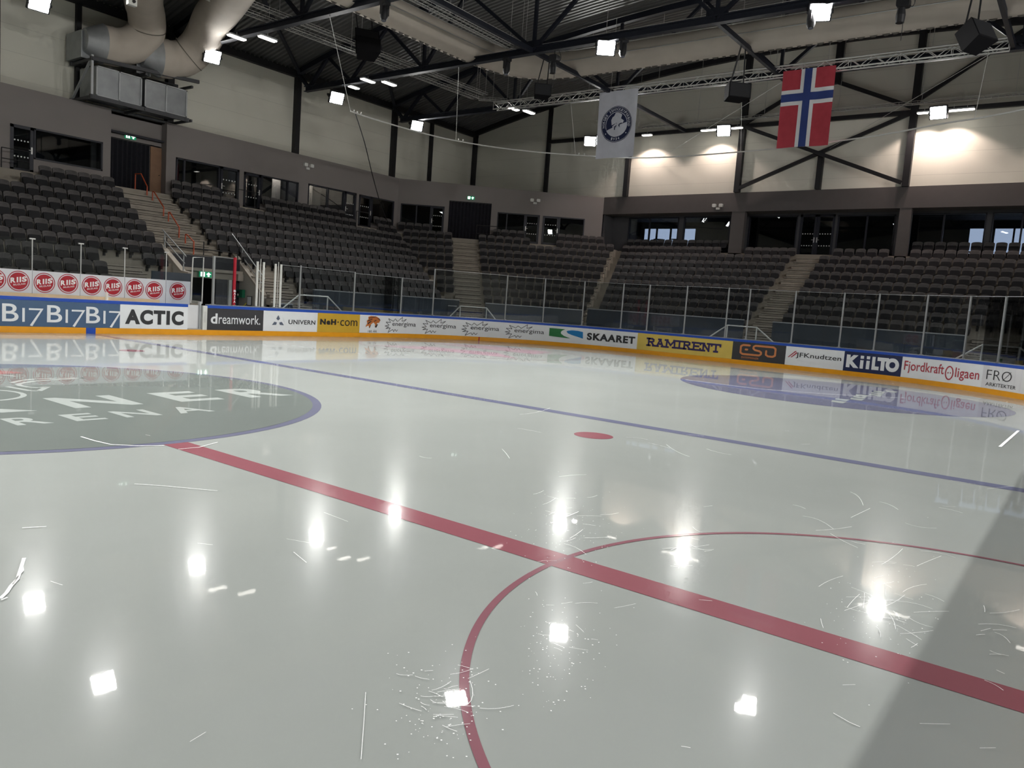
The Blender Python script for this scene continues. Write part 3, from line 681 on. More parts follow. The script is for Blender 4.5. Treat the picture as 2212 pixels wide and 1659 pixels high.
handrail([(a[0],a[1],7.05),(b[0],b[1],7.05)], [(a,(a[0],a[1],7.05)),(b,(b[0],b[1],7.05))], .025, m_black, 'black rail right of the corner curtain', 'guard_rail', 'railing', None, [[(a[0],a[1],6.5),(b[0],b[1],6.5)]])
# white crush barriers before the stairs
def barrier(c, d, w, lab, h=1.65, run=1.9):
    c = Vector(c); d = Vector(d).normalized(); A = c-d*w/2; B = c+d*w/2; A2 = A-d*run; B2 = B+d*run
    z = lambda p, q: (p.x,p.y,q)
    handrail([z(A2,.25),z(A,h),z(B,h),z(B2,.25)], [(z(A,0),z(A,h)),(z(B,0),z(B,h))], .032, m_white_post, lab, 'crush_barrier', 'barrier', 'white tubular barriers', [[z(A2+d*.55,.1),z(A,h*.62),z(B,h*.62),z(B2-d*.55,.1)]])
barrier((17.8,28.3,0),(1,0,0),1.6,'white tubular barrier behind the glass left of the side stand parapet')
p = at_Z(1033,658,1.65); q = FC(5.9,9.6,0); barrier((q[0],q[1],0),DD,1.5,'white tubular barrier before the corner stairs',1.6,1.2)
barrier((31.5,13.55,0),(0,-1,0),1.45,'white tubular barrier before the end stairs')
barrier((31.5,2.95,0),(0,-1,0),1.25,'white tubular barrier at the right edge behind the glass')

# ------------------------------------------------------------------ seats
mbk = MB()
def seat_geo():
    # backrest: rounded shell, slightly reclined, concave
    back = MB(); n = 9; vs = []; fs = []
    outl = []
    W2, H0, H1 = .25, .40, .86
    rows = [(H0,.90,0.),(H0+.05,.98,0.),(.55,1.,0.),(.68,1.,0.),(.78,1.,0.),(.83,.97,0.),(H1,.86,0.)]
    for face in (0, 1):
        for z, w, _ in rows:
            for k in range(n):
                t = -1+2*k/(n-1); lean = (z-H0)*.22-.12
                zz = z-(.035*abs(t)**3 if z > .8 else 0)
                bow = .03*(1-t*t)
                y = lean+bow+(-.035 if face == 0 else .035)*(1 if 0 < (z-H0) < (H1-H0) else .7)
                vs.append((t*W2*w, y, zz))
    m = len(rows)
    for face in (0,1):
        o = face*m*n
        for i in range(m-1):
            for k in range(n-1):
                q = (o+i*n+k,o+i*n+k+1,o+(i+1)*n+k+1,o+(i+1)*n+k); fs.append(q if face == 0 else q[::-1])
    o = m*n
    for k in range(n-1): fs += [(k,k+1,o+k+1,o+k)[::-1],((m-1)*n+k,(m-1)*n+k+1,o+(m-1)*n+k+1,o+(m-1)*n+k)]
    for i in range(m-1): fs += [(i*n,(i+1)*n,o+(i+1)*n,o+i*n)[::-1],(i*n+n-1,(i+1)*n+n-1,o+(i+1)*n+n-1,o+i*n+n-1)]
    back.add(vs, fs)
    pan = MB(); ol = rrect(.44,.33,.07,4)
    pan.prism(ol, lambda a,b,d: (a*(1-.0*d), -.15-d+(b)*.30, .50+b*.92), 0, .075)
    br = MB(); br.box(-.03,.03,-.12,.10,.22,.44); br.box(-.22,.22,-.10,-.06,.36,.41); br.box(-.05,.05,.06,.11,.10,.30)
    return back, pan, br
back, pan, br = seat_geo()
proto_b = back.build('backrest', m_seat, None, smooth=True); proto_p = pan.build('seat_pan', m_pan, None, smooth=True); proto_k = br.build('bracket', m_bracket, None)
ORD = ['zeroth','first','second','third','fourth','fifth','sixth','seventh','eighth','ninth','tenth','eleventh','twelfth','thirteenth','fourteenth','fifteenth','sixteenth','seventeenth','eighteenth','nineteenth','twentieth']
def ordw(n):
    if n <= 20: return ORD[n]
    return {2:'twenty',3:'thirty',4:'forty'}[n//10]+('-'+ORD[n % 10] if n % 10 else '') if n % 10 else {3:'thirtieth',4:'fortieth'}[n//10]
SEATS = []   # (frame,k,u,block,nth)
def fill(fr, k, spans, block, from_right):
    us = []
    for a, b in spans:
        n = int(round((b-a)/.55))
        us += [a+(b-a)*(i+.5)/n for i in range(n)] if n else []
    us.sort(reverse=from_right)
    for i, u in enumerate(us): SEATS.append((fr,k,u,block,i+1))
fill('S',1,[(10.1,13.4)],'A',True); fill('S',2,[(9.1,13.45)],'A',True)
for k in range(3,8): fill('S',k,[(4.6,13.4)],'A',True)
fill('S',8,[(4.6,10.3),(12.1,13.2)],'A',True); fill('S',9,[(4.6,10.3)],'A',True); fill('S',10,[(4.6,10.2)],'A',True)
sx = {2:16.18,3:16.29,4:16.45,5:16.3,6:16.45,7:17.3,8:19.2,9:19.4,10:19.3}
fill('S',0,[(16.6,19.4),(22.0,28.1),(30.5,32.1)],'B',False); fill('S',1,[(16.2,20.05),(21.7,28.3),(30.2,31.85)],'B',False)
for k in range(2,11): fill('S',k,[(sx[k],32.05-.235*k)],'B',False)
cL = lambda k: 3.78+.125*(.45+.75*k); cR = lambda k: 5.5+.125*(.45+.75*k)
umin = lambda k: max(.15, .713*(.45+.75*k-1.86)+.2)
fill('C',0,[(.15,2.35)],'C',True)
for k in range(1,9): fill('C',k,[(cL(k)-.55*int((cL(k)-umin(k))/.55), cL(k))],'C',True)
fill('C',0,[(6.6,8.8),(11.05,14.2)],'D',False); fill('C',1,[(cR(1),9.2),(10.9,14.85)],'D',False)
for k in range(2,11): fill('C',k,[(cR(k), 15.0-.26*k)],'D',False)
fill('E',0,[(-26.2,-19.0)],'E',True); fill('E',1,[(-26.1,-19.15),(-17.6,-14.55)],'E',True)
for k in range(2,11): fill('E',k,[(-(26.35-.27*k),-14.6)],'E',True)
fill('E',0,[(-8.6,-.2)],'F',False); fill('E',1,[(-12.5,-9.5),(-8.5,-.2)],'F',False)
for k in range(2,9): fill('E',k,[(-13.0,-.2)],'F',False)
for k in (9,10): fill('E',k,[(-13.0,-4.5),(-2.5,-.2)],'F',False)
BL = {'A':('left of orange-railed stairs','stairs'),'B':('right of orange-railed stairs','stairs'),'C':('left of corner stairs','stairs'),'D':('right of corner stairs','stairs'),'E':('left of end stairs','stairs'),'F':('right of end stairs','stairs')}
cand = []
for s in SEATS:
    fr, k, u, blk, nth = s; p = FR[fr](u, .45+.75*k, FZ[fr](k)); px, py, z = project((p[0],p[1],p[2]+.65))
    vis = 0 < px < 2212 and 0 < py < 1659 and not (blk == 'A' and k == 10)
    cand.append((z if vis else 1e6, s, p))
cand.sort(key=lambda c: c[0])
first = True
restA = MB(); restm = []
tb = [v.co.copy() for v in proto_b.data.vertices]; fb = [tuple(q.vertices) for q in proto_b.data.polygons]
tp = [v.co.copy() for v in proto_p.data.vertices]; fp = [tuple(q.vertices) for q in proto_p.data.polygons]
for i, (z, (fr,k,u,blk,nth), p) in enumerate(cand):
    rot = Matrix.Rotation(ANG[fr], 4, 'Z')
    if i < 300 and z < 1e5:
        top = k if blk == 'A' else k+1
        t = thing('tip_up_seat', p, 'charcoal tip-up seat %s, %s row from top, %s from %s' % (BL[blk][0], ordw(top), ordw(nth), BL[blk][1]), 'seat', 'charcoal tip-up seats '+BL[blk][0])
        t.rotation_euler = (0,0,ANG[fr])
        for src in (proto_b, proto_p, proto_k):
            if first: c = src
            else: c = src.copy(); COL.objects.link(c)
            c.parent = t
        first = False
    else:
        T = Matrix.Translation(p) @ rot
        restA.add([T @ v for v in tb], fb); restm += [0]*len(fb)
        restA.add([T @ v for v in tp], fp); restm += [1]*len(fp)
o = restA.build('tip_up_seats', [m_seat, m_pan], None, smooth=False, recalc=False)
o.data.polygons.foreach_set('material_index', restm); o.data.polygons.foreach_set('use_smooth', [True]*len(restm)); o.data.set_sharp_from_angle(angle=.7)
tag(o, 'remaining charcoal tip-up seats filling the farther rows of the corner and end stands', 'seats', None, 'stuff')

# ------------------------------------------------------------------ dasher boards and adverts
KZ, CZ0, CZ1 = .185, .985, 1.085
GATE0, GATE1 = 10.3, 11.06
board = thing('dasher_board', (10, W+.1, 0), 'rink barrier with blue top rail and yellow kick strip around the ice', 'rink barrier')
mb = MB(); strip(mb,-22,GATE0,0,CZ0,-.14,-.03,.3); strip(mb,GATE1,S_END,0,CZ0,-.14,-.03,.3); mb.build('board_core', m_board, board)
mb = MB(); strip(mb,-22,BX-.15,0,KZ,-.02,.012); strip(mb,BX+.15,25.28,0,KZ,-.02,.012); strip(mb,25.34,S_END,0,KZ,-.02,.012); mb.build('kick_strip', m_yellow, board)
mb = MB(); strip(mb,BX-.15,BX+.15,0,KZ,-.02,.012); mb.build('kick_strip', m_blue, board, label='blue piece of kick strip at the blue line')
mb = MB(); strip(mb,25.28,25.34,0,KZ,-.02,.012); mb.build('kick_strip', m_red, board, label='thin red mark of kick strip at the goal line')
mb = MB(); strip(mb,-22,GATE0,CZ0,CZ1,-.16,.005); strip(mb,GATE1,S_END,CZ0,CZ1,-.16,.005); mb.build('top_rail', m_blue, board)
mb = MB(); strip(mb,GATE1,S_END-40,CZ1,CZ1+.03,-.16,-.06); mb.build('glass_channel', m_grey_post, board)
mb = MB(); ln = S_END-(L-R)-QA-8; strip(mb,48.7,S_END,KZ,CZ0,-.02,0); mb.build('plain_panel', m_board, board)

def advert(s0, s1, m, label, name='advertising_board'):
    t = thing(name, bp((s0+s1)/2,KZ,0), label, 'advert board', 'advert boards along the rink barrier')
    mb = MB(); strip(mb,s0,s1,KZ+.003,CZ0-.003,-.018,0,.15); mb.build('panel', m, t)
    return t
def bf(d=.006): return lambda s, z: bp(s,z,d)
def txt(t, body, m, s0, s1, z0, z1, bold=0, shear=0, name='lettering', d=.006):
    mb = MB(); put_text(mb, body, bf(d), s0, s1, z0, z1, bold, shear); return mb.build(name, m, t, recalc=False)
c_white = mat('vinyl_white', '#eceff2', rough=.35, noise=.02); c_dk = mat('vinyl_charcoal', '#333437', rough=.4, noise=.03)
c_blk = mat('vinyl_black', '#26262a', rough=.4, noise=.03); c_slate = mat('vinyl_slate', '#4a6484', rough=.35, noise=.06)
c_yel = mat('vinyl_yellow', '#d3aa36', rough=.35, noise=.05); c_char = mat('vinyl_panel_charcoal', '#3d3d40', rough=.35, noise=.06)
c_navy = mat('vinyl_navy', '#232c52', rough=.35, noise=.04); c_purp = mat('vinyl_indigo', '#33285e', rough=.4, noise=.03)
c_red = mat('vinyl_red', '#b33947', rough=.4, noise=.03); c_org = mat('vinyl_orange', '#d98a57', rough=.4, noise=.04)
c_green = mat('vinyl_green', '#2f7d46', rough=.4, noise=.03); c_cyan = mat('vinyl_blue', '#1f7fbf', rough=.4, noise=.03)
c_pale = mat('vinyl_pale', '#dddde0', rough=.35, noise=.03); c_tig = mat('vinyl_tiger', '#c9763a', rough=.4, noise=.1)

# B17 panels
def quads(t, name, m, polys, d=.006):
    mb = MB()
    for q in polys: mb.add([bp(s,z,d) for s,z in q], [tuple(range(len(q)))])
    return mb.build(name, m, t, recalc=False)
def b17(s0, s1, o0, label):
    t = advert(s0, s1, c_slate, label)
    k = o0
    put = MB(); put_text(put,'B',bf(),k,k+.44,.33,.86,.008); put.build('lettering', c_white, t, recalc=False)
    quads(t,'lettering',c_white,[[(k+.54,.325),(k+.61,.325),(k+.61,.745),(k+.54,.745)]])
    quads(t,'lettering',c_white,[[(k+.72,.69),(k+.72,.745),(k+1.13,.745),(k+1.04,.69)],[(k+1.04,.69),(k+1.13,.745),(k+.82,.20),(k+.75,.225)]])
sB = [4.43, 5.65, 6.78]
b17(3.2, 5.55, 4.43, 'slate blue advert board reading B17 at the left picture edge')
b17(5.55, 6.72, 5.66, 'slate blue advert board reading B17, second from the left edge')
b17(6.72, 7.9, 6.82, 'slate blue advert board reading B17 left of the ACTIC board')
b17(2.0, 3.2, 2.05, 'slate blue advert board reading B17 just outside the left edge')
t = advert(7.9, GATE0, c_white, 'white advert board reading ACTIC beside the open gate')
txt(t,'ACTIC',c_dk,8.07,10.14,.33,.83,.055)
t = advert(GATE1, 13.44, c_char, 'charcoal advert board reading dreamwork right of the gate')
txt(t,'d',c_white,11.2,11.47,.42,.80,.03); txt(t,'reamwork.',c_white,11.52,13.3,.42,.78,.004)
t = advert(13.44, 16.06, c_white, 'white advert board reading UNIVERN with three grey diamonds')
txt(t,'UNIVERN',c_dk,14.62,15.95,.48,.66,.02)
dia = lambda cs,cz,a: [(cs+.0,cz+.16) if a==0 else None]
mb = MB()
for a in (90,210,330):
    r1 = math.radians(a); ax = Vector((math.cos(r1)*1.25,math.sin(r1))); ay = Vector((-math.sin(r1)*1.25,math.cos(r1))); c0 = Vector((14.12,.56))
    q = [c0+ax*.05, c0+ax*.12+ay*.07, c0+ax*.26, c0+ax*.12-ay*.07]
    mb.add([bp(p.x,p.y,.006) for p in q],[(0,1,2,3)])
mb.build('logo', mat('vinyl_steel','#5d6678',noise=.03), t, recalc=False)
t = advert(16.06, 18.38, c_yel, 'yellow advert board reading NeH.com')
txt(t,'NeH',c_blk,16.2,17.05,.5,.74,.06); txt(t,'com',c_blk,17.28,18.24,.47,.72,0)
quads(t,'dot',c_blk,[[(17.12,.60),(17.19,.60),(17.19,.65),(17.12,.65)]])
t = advert(18.38, 19.72, c_white, 'white advert board with tiger head emblem and 100 ÅR')
txt(t,'100 ÅR',c_dk,18.88,19.42,.21,.34,0)
tg = [(18.72,.45),(18.82,.62),(18.78,.72),(18.88,.80),(18.86,.90),(19.02,.95),(19.18,.94),(19.36,.93),(19.52,.86),(19.60,.76),(19.55,.70),(19.50,.60),(19.42,.50),(19.36,.42),(19.28,.46),(19.30,.58),(19.18,.66),(19.06,.58),(18.98,.48),(18.94,.40),(18.90,.52)]
quads(t,'emblem',c_tig,[tg])
mb = MB()
for q in ([(18.9,.86),(19.3,.94),(19.32,.91),(18.92,.83)],[(18.84,.74),(19.1,.83),(19.12,.80),(18.86,.70)],[(18.84,.62),(19.04,.74),(19.06,.70),(18.86,.57)],[(19.3,.90),(19.55,.82),(19.60,.74),(19.50,.80)],[(19.28,.46),(19.36,.42),(19.46,.58),(19.42,.60)],[(19.2,.72),(19.34,.78),(19.36,.75),(19.22,.69)],[(18.94,.42),(19.02,.56),(19.04,.53),(18.97,.40)]):
    mb.add([bp(s,z,.009) for s,z in q],[(0,1,2,3)])
mb.build('emblem_stripes', c_blk, t, recalc=False)
mb = MB(); mb.add([bp(s,z,.009) for s,z in ((19.38,.62),(19.50,.66),(19.52,.58),(19.42,.5))],[(0,1,2,3)]); mb.build('emblem_muzzle', c_white, t, recalc=False)
star = [(.0,.52),(.26,.56),(.05,.70),(.34,.68),(.2,.86),(.52,.74),(.62,.86),(.78,.74),(1.08,.95),(1.05,.76),(1.32,.86),(1.12,.70)]
star2 = [(.05,.40),(.34,.44),(.2,.22),(.5,.37),(.56,.26),(.64,.38),(.74,.28),(.82,.37)]
for i,(a,b) in enumerate(((19.9,21.8),(22.16,24.06),(24.36,26.32),(26.62,28.6))):
    e0 = [19.72,21.98,24.2,26.47,28.72]
    t = advert(e0[i], e0[i+1], c_white, 'white advert board with spiky outline and the word energima, %s of four from left' % ['first','second','third','last'][i])
    txt(t,'energıma' if False else 'energima',c_dk,a+.46*(b-a)/1.9,b,.47,.72,.006)
    mb = MB(); sc_ = (b-a)/1.9
    for poly in (star, [(.0,.52),(.24,.48)]+star2):
        for (p,z),(q,w) in zip(poly[:-1],poly[1:]):
            d = Vector((q-p,w-z)); nn_ = Vector((-d.y,d.x)).normalized()*.012
            mb.add([bp(a+(p-nn_.x)*sc_,z-nn_.y,.006),bp(a+(p+nn_.x)*sc_,z+nn_.y,.006),bp(a+(q+nn_.x)*sc_,w+nn_.y,.006),bp(a+(q-nn_.x)*sc_,w-nn_.y,.006)],[(0,1,2,3)])
    mb.build('starburst', c_dk, t, recalc=False)
t = advert(28.72, 33.42, c_white, 'white advert board reading SKAARET with green and blue shapes')
txt(t,'SKAARET',c_dk,30.78,33.3,.42,.78,.045)
g = [(28.86,.48),(28.86,.86),(29.62,.84)]
for k in range(9): tt = k/8; g.append((29.62-.27*math.sin(PI*tt*.75)-.0*tt, .84-.30*tt))
g += [(29.55,.49),(29.95,.44)]
quads(t,'logo',c_green,[[(28.86,.47),(29.95,.42),(29.62,.52),(29.46,.62),(29.44,.70),(29.5,.78),(29.65,.86),(28.86,.87)]])
quads(t,'logo',c_cyan,[[(29.72,.76),(29.8,.80),(30.0,.835),(30.3,.83),(30.56,.79),(30.58,.46),(30.35,.52),(30.0,.60),(29.8,.67)]])
t = advert(33.42, 38.18, mat('vinyl_lemon','#e2c662',rough=.35,noise=.05), 'yellow advert board reading RAMIRENT in indigo letters')
SLAB = {'R':[[(.2,0),(.2,1),(.62,1),(.8,.88),(.8,.66),(.62,.53),(.2,.53)],[(.5,.53),(.86,0)],[(0,0),(.4,0)],[(0,1),(.3,1)],[(.72,0),(1,0)]],
 'A':[[(.14,0),(.5,1),(.86,0)],[(.27,.34),(.73,.34)],[(0,0),(.3,0)],[(.7,0),(1,0)],[(.3,1),(.6,1)]],
 'M':[[(.14,0),(.16,1),(.5,.3),(.84,1),(.86,0)],[(0,0),(.3,0)],[(.7,0),(1,0)],[(0,1),(.24,1)],[(.76,1),(1,1)]],
 'I':[[(.5,0),(.5,1)],[(.1,0),(.9,0)],[(.1,1),(.9,1)]],
 'E':[[(.95,.2),(.95,0),(.2,0),(.2,1),(.95,1),(.95,.8)],[(.2,.52),(.75,.52)],[(0,0),(.3,0)],[(0,1),(.3,1)]],
 'N':[[(.18,0),(.18,1),(.82,0),(.82,1)],[(0,0),(.36,0)],[(0,1),(.3,1)],[(.64,1),(1,1)]],
 'T':[[(.5,0),(.5,1)],[(.02,.78),(.02,1),(.98,1),(.98,.78)],[(.3,0),(.7,0)]]}
mb = MB(); x = 33.95; unit = (37.62-33.95)/(5*.46+.62+.25+.46+7*.05)
for ch in 'RAMIRENT':
    wd = {'M':.62,'I':.25}.get(ch,.46)*unit
    for line in SLAB[ch]:
        for (p,z),(q,w_) in zip(line[:-1],line[1:]):
            a_ = Vector((x+p*wd,.44+z*.32)); b_ = Vector((x+q*wd,.44+w_*.32)); e_ = (b_-a_).normalized()*.035; a_ -= e_; b_ += e_
            n_ = Vector((-(b_-a_).y,(b_-a_).x)).normalized()*.042; dd_ = .006+.0002*(len(mb.f) % 7)
            mb.add([bp(a_.x-n_.x,a_.y-n_.y,dd_),bp(a_.x+n_.x,a_.y+n_.y,dd_),bp(b_.x+n_.x,b_.y+n_.y,dd_),bp(b_.x-n_.x,b_.y-n_.y,dd_)],[(0,1,2,3)])
    x += wd+.05*unit
mb.build('lettering', c_purp, t, recalc=False)
t = advert(38.18, 40.54, c_char, 'charcoal advert board reading ESO in orange outline letters')
def stroke(t, pts, w, m, name='lettering', d=.006, close=False):
    mb = MB(); P = [Vector(p) for p in pts]
    if close: P.append(P[0])
    # rounded joints
    for p, q in zip(P[:-1],P[1:]):
        dv = (q-p); n_ = Vector((-dv.y,dv.x)).normalized()*w/2; ns = max(1,int(dv.length/.3))
        for j in range(ns):
            a_ = p+dv*j/ns; b_ = p+dv*(j+1)/ns
            mb.add([bp(a_.x-n_.x,a_.y-n_.y,d),bp(a_.x+n_.x,a_.y+n_.y,d),bp(b_.x+n_.x,b_.y+n_.y,d),bp(b_.x-n_.x,b_.y-n_.y,d)],[(0,1,2,3)])
    for p in P: mb.add([bp(p.x+w/2*math.cos(k*PI/5),p.y+w/2*math.sin(k*PI/5),d+.0003) for k in range(10)],[tuple(range(10))])
    return mb.build(name, m, t, recalc=False)
stroke(t,[(38.95,.86),(38.66,.86),(38.56,.80),(38.56,.52),(38.66,.46),(39.40,.46),(39.48,.52),(39.48,.60),(39.40,.65),(39.2,.68),(39.12,.75),(39.14,.83),(39.22,.87),(40.0,.87),(40.1,.80),(40.1,.52),(40.0,.46),(39.8,.46),(39.7,.52),(39.7,.68)],.085,c_org)
stroke(t,[(38.78,.67),(38.86,.67)],.085,c_org,'dot'); txt(t,'ENTREPRENØR',c_org,38.62,39.4,.27,.36,0,0,'small_lettering')
t = advert(40.54, 42.92, c_white, 'white advert board reading JFKnudtzen with two red slashes')
txt(t,'JFKnudtzen',c_dk,40.98,42.82,.50,.75,.008)
quads(t,'slash',c_red,[[(40.64,.52),(40.69,.52),(41.0,.80),(40.93,.80)],[(40.76,.52),(40.81,.52),(41.03,.72),(41.0,.76)]])
t = advert(42.92, 45.18, c_navy, 'navy advert board reading KiiLTO in bold white letters')
for body,a,b,z0,z1 in (('K',43.02,43.52,.34,.86),('L',44.02,44.3,.34,.86),('T',44.22,44.66,.34,.86),('O',44.55,45.08,.33,.87)): txt(t,body,c_white,a,b,z0,z1,.07)
for a in (43.56,43.80): quads(t,'lettering',c_white,[[(a,.34),(a+.13,.34),(a+.13,.68),(a,.68)],[(a,.74),(a+.13,.74),(a+.13,.86),(a,.86)]])
t = advert(45.18, 48.45, c_white, 'white advert board reading Fjordkraft ligaen in red with a round face outline')
txt(t,'Fjordkraft',c_red,45.28,46.86,.36,.84,.008); txt(t,'ligaen',c_red,47.32,48.32,.32,.78,.008)
stroke(t,[(47.08+.15*math.cos(k*PI/12),.55+.24*math.sin(k*PI/12)) for k in range(24)],.045,c_red,'face_outline',close=True)
quads(t,'face_dots',c_red,[[(47.01,.53),(47.05,.53),(47.05,.58),(47.01,.58)],[(47.11,.53),(47.15,.53),(47.15,.58),(47.11,.58)]])
t = advert(48.45, 51.6, c_pale, 'pale advert board reading FRØ ARKITEKTER cut by the right picture edge')
txt(t,'FRØ',c_dk,48.63,49.75,.5,.84,-.012); txt(t,'ARKITEKTER',c_dk,48.63,50.0,.28,.40,.006,0,'small_lettering')

# gate in the barrier
t = thing('rink_gate', ((GATE0+GATE1)/2,W,0), 'open white gate in the rink barrier between ACTIC and dreamwork boards', 'gate')
mb = MB(); mb.box(10.34,10.80,W+.16,W+.22,.2,1.06); mb.build('gate_leaf', m_board, t)
mb = MB(); mb.box(10.80,10.86,W+.08,W+.2,.12,1.2); mb.build('hinge_post', m_galv_lt, t)
mb = MB(); mb.box(10.88,11.05,W-.01,W+.1,.18,1.06); mb.build('end_plate', m_white_post, t)
mb = MB(); mb.box(10.92,11.0,W-.016,W-.01,.45,.85); mb.build('latch', m_alu, t)
mb = MB(); mb.box(10.32,11.05,W+.02,W+.25,.18,.22); mb.build('threshold', m_conc_grey, t)

t = thing('gate_door', (10.6,W+.4,1.1), 'open glass door in a thin steel frame above the rink gate', 'door')
q = [at_Y(a,b,W+.45) for a,b in ((417,556),(440,556),(436,656),(412,654))]
mb = MB(); mb.tube(q+[q[0]],.022,6); mb.build('steel_frame', m_alu, t)
mb = MB(); mb.hexa([v+Vector((0,-.006,0)) for v in q]+[v+Vector((0,.006,0)) for v in q]); mb.build('pane', m_glass, t)
# ------------------------------------------------------------------ glass and posts
POST = [(11.32,2.88,'g'),(12.18,2.9,'r'),(13.16,2.84,'w'),(13.44,2.84,'w'),(13.98,2.82,'w'),(14.24,2.82,'w'),(15.18,2.86,'g'),(18.06,2.82,'g'),(20.92,2.78,'g'),(22.78,3.34,'g'),(26.58,3.34,'g'),(28.48,3.32,'g'),(30.44,3.32,'g'),(32.42,3.32,'g'),(33.8,3.32,'g'),(35.72,3.34,'g'),(37.72,3.34,'g'),(38.7,3.34,'g'),(40.68,3.34,'g'),(42.64,3.36,'g'),(43.98,3.38,'g'),(45.82,3.4,'g'),(47.48,3.4,'g'),(48.92,3.4,'g'),(50.8,3.4,'g'),(52.6,3.4,'g')]
BE = ['before the passage opening','red padded','left of the first white pair','right of the first white pair','left of the second white pair','right of the second white pair','left of the UNIVERN lettering','over the NeH.com board','over the energima boards, first','over the energima boards, second','over the last energima board','over the green shape of the SKAARET board','over the SKAARET lettering','over the seam of SKAARET and RAMIRENT','over the start of RAMIRENT','over the middle of RAMIRENT','over the right half of RAMIRENT','over the left of ESO','over the seam of ESO and JFKnudtzen','over the right end of JFKnudtzen','over the middle of KiiLTO','over the word Fjordkraft','over the face outline of the Fjordkraft board','over the FRØ board','just outside the right edge','farther outside the right edge']
for (s, zt, kd), lb in zip(POST, BE):
    t = thing('glass_post', bp(s,CZ1,-.1), {'g':'grey steel glass post ','r':'tall ','w':'white glass post '}[kd]+(lb if kd != 'r' else 'red padded post reading BAITA beside the passage'), 'post', 'posts of the rink glass')
    mb = MB(); w = {'g':.035,'r':.06,'w':.045}[kd]
    if s < 11.5: w = .055
    ctr = bp(s,0,-.1); mb.tube([(ctr[0],ctr[1],CZ1),(ctr[0],ctr[1],zt)], w, 10)
    mb.build('post_tube', {'g':m_grey_post,'r':m_red,'w':m_white_post}[kd], t, smooth=True)
    mb = MB(); mb.box(ctr[0]-.08,ctr[0]+.08,ctr[1]-.06,ctr[1]+.06,CZ1,CZ1+.05); mb.build('base_plate', m_grey_post, t)
    if kd == 'r':
        mb = MB()
        for i, ch in enumerate('BAITA'): put_text(mb, ch, lambda a,z: (a, W+.1-.0605, z), 12.13 if ch != 'I' else 12.165, 12.23 if ch != 'I' else 12.195, 1.62-.1*i, 1.70-.1*i, .02)
        mb.build('lettering', c_white, t, recalc=False)
def glass(s0, s1, zt, lb):
    t = thing('glass_shield', bp((s0+s1)/2,CZ1+.02,-.1), lb, 'glass panel', 'clear panels of the rink glass')
    mb = MB(); strip(mb,s0,s1,CZ1+.03,zt-.02,-.106,-.094,.4); mb.build('pane', m_glass, t)
    mb = MB(); strip(mb,s0,s1,zt-.025,zt-.01,-.108,-.092,.4); mb.build('top_edge', m_galv_lt, t)
GL = [(0,1),(5,6),(6,7),(7,8),(8,9)]+[(i,i+1) for i in range(9,25)]
for i, j in GL:
    glass(POST[i][0]+.05, POST[j][0]-.05, min(POST[i][1],POST[j][1]), 'clear glass panel right of the glass post '+BE[i] if BE[i] not in('red padded',) else 'clear glass panel right of the red post')
for s, z in ((13.3,2.95),(14.11,2.9)):
    c = bp(s,0,-.1); mb = MB(); mb.tube([(c[0],c[1],CZ1),(c[0],c[1],z)],.014,6); tag(mb.build('steel_rod', m_alu), 'thin steel rod between the '+('first' if s < 14 else 'second')+' pair of white posts', 'rod')

# ------------------------------------------------------------------ bench boards with round logos
YR = 27.6
seam = [at_Y(px,py,YR).x for px,py in ((-45,600),(69.6,615),(173,622),(269,628),(358,632),(411,635))]
logo_px = [(-12,603),(40,607),(96,611),(147,613),(198,617),(244,620),(291,623),(333,627),(384,629)]
seam = [seam[0]-1.7]+seam
lbl = ['outside the left edge','at the left picture edge','second from the left edge','third from the left edge','fourth from the left edge','single-logo board beside the gate']
m_riis = mat('bench_panel', '#d7dbe3', rough=.35, noise=.03); m_crim = mat('logo_crimson', '#a8182c', rough=.4, noise=.05)
for i in range(6):
    t = thing('bench_board', ((seam[i]+seam[i+1])/2,YR,1.05), 'white bench board with round red RIIS logos, '+lbl[i], 'advert board', 'white RIIS boards behind the bench')
    mb = MB(); mb.box(seam[i]+.006,seam[i+1]-.006,YR,YR+.05,.0,1.885); mb.build('panel', m_riis, t)
    cs = []
    for px, py in logo_px:
        c = at_Y(px,py,YR)
        if seam[i] < c.x < seam[i+1]: cs.append(c)
    for c in cs:
        F = lambda d: (lambda a,b: (c.x+a, YR-d, c.z+b))
        mb = MB(); vs = [F(.004)(.27*math.cos(2*PI*k/48),.27*math.sin(2*PI*k/48)) for k in range(48)]; mb.add(vs,[tuple(range(48))]); dk = mb.build('round_logo', m_crim, t, recalc=False)
        mb = MB(); ring(mb,F(.004),0,0,.30,.325,48); mb.build('logo_ring', m_crim, dk, recalc=False)
        mb = MB(); sl = lambda a,b: F(.007)(a,b+a*.16)
        [put_text(mb,q,sl,a,b,-.04,.13,.045) for q,a,b in (('R',-.235,-.085),('I',-.055,-.01),('I',.025,.07),('S',.095,.235))]; put_text(mb,'BILGLASS',sl,-.15,.2,-.13,-.075,.01); mb.build('logo_lettering', c_white, dk, recalc=False)
t = thing('wooden_bench', (7,26.9,0), 'pale wooden bench ledge below the white RIIS boards', 'bench')
mb = MB(); mb.box(seam[0],10.15,26.3,27.46,.93,1.0); mb.build('bench_top', m_wood, t)
mb = MB(); mb.box(seam[0],10.15,27.46,27.585,.93,1.15); mb.build('backrest', m_wood, t)
for x in (3.5,5.5,7.5,9.5): mb = MB(); mb.box(x-.05,x+.05,26.5,27.4,-.06,.93); mb.build('leg', m_wood, t)
mb = MB(); mb.tube([(7.88,26.7,1.0),(7.88,26.7,1.33)],.045,10); tag(mb.build('water_bottle', m_white_post), 'white bottle standing on the bench ledge before the RIIS boards', 'bottle')
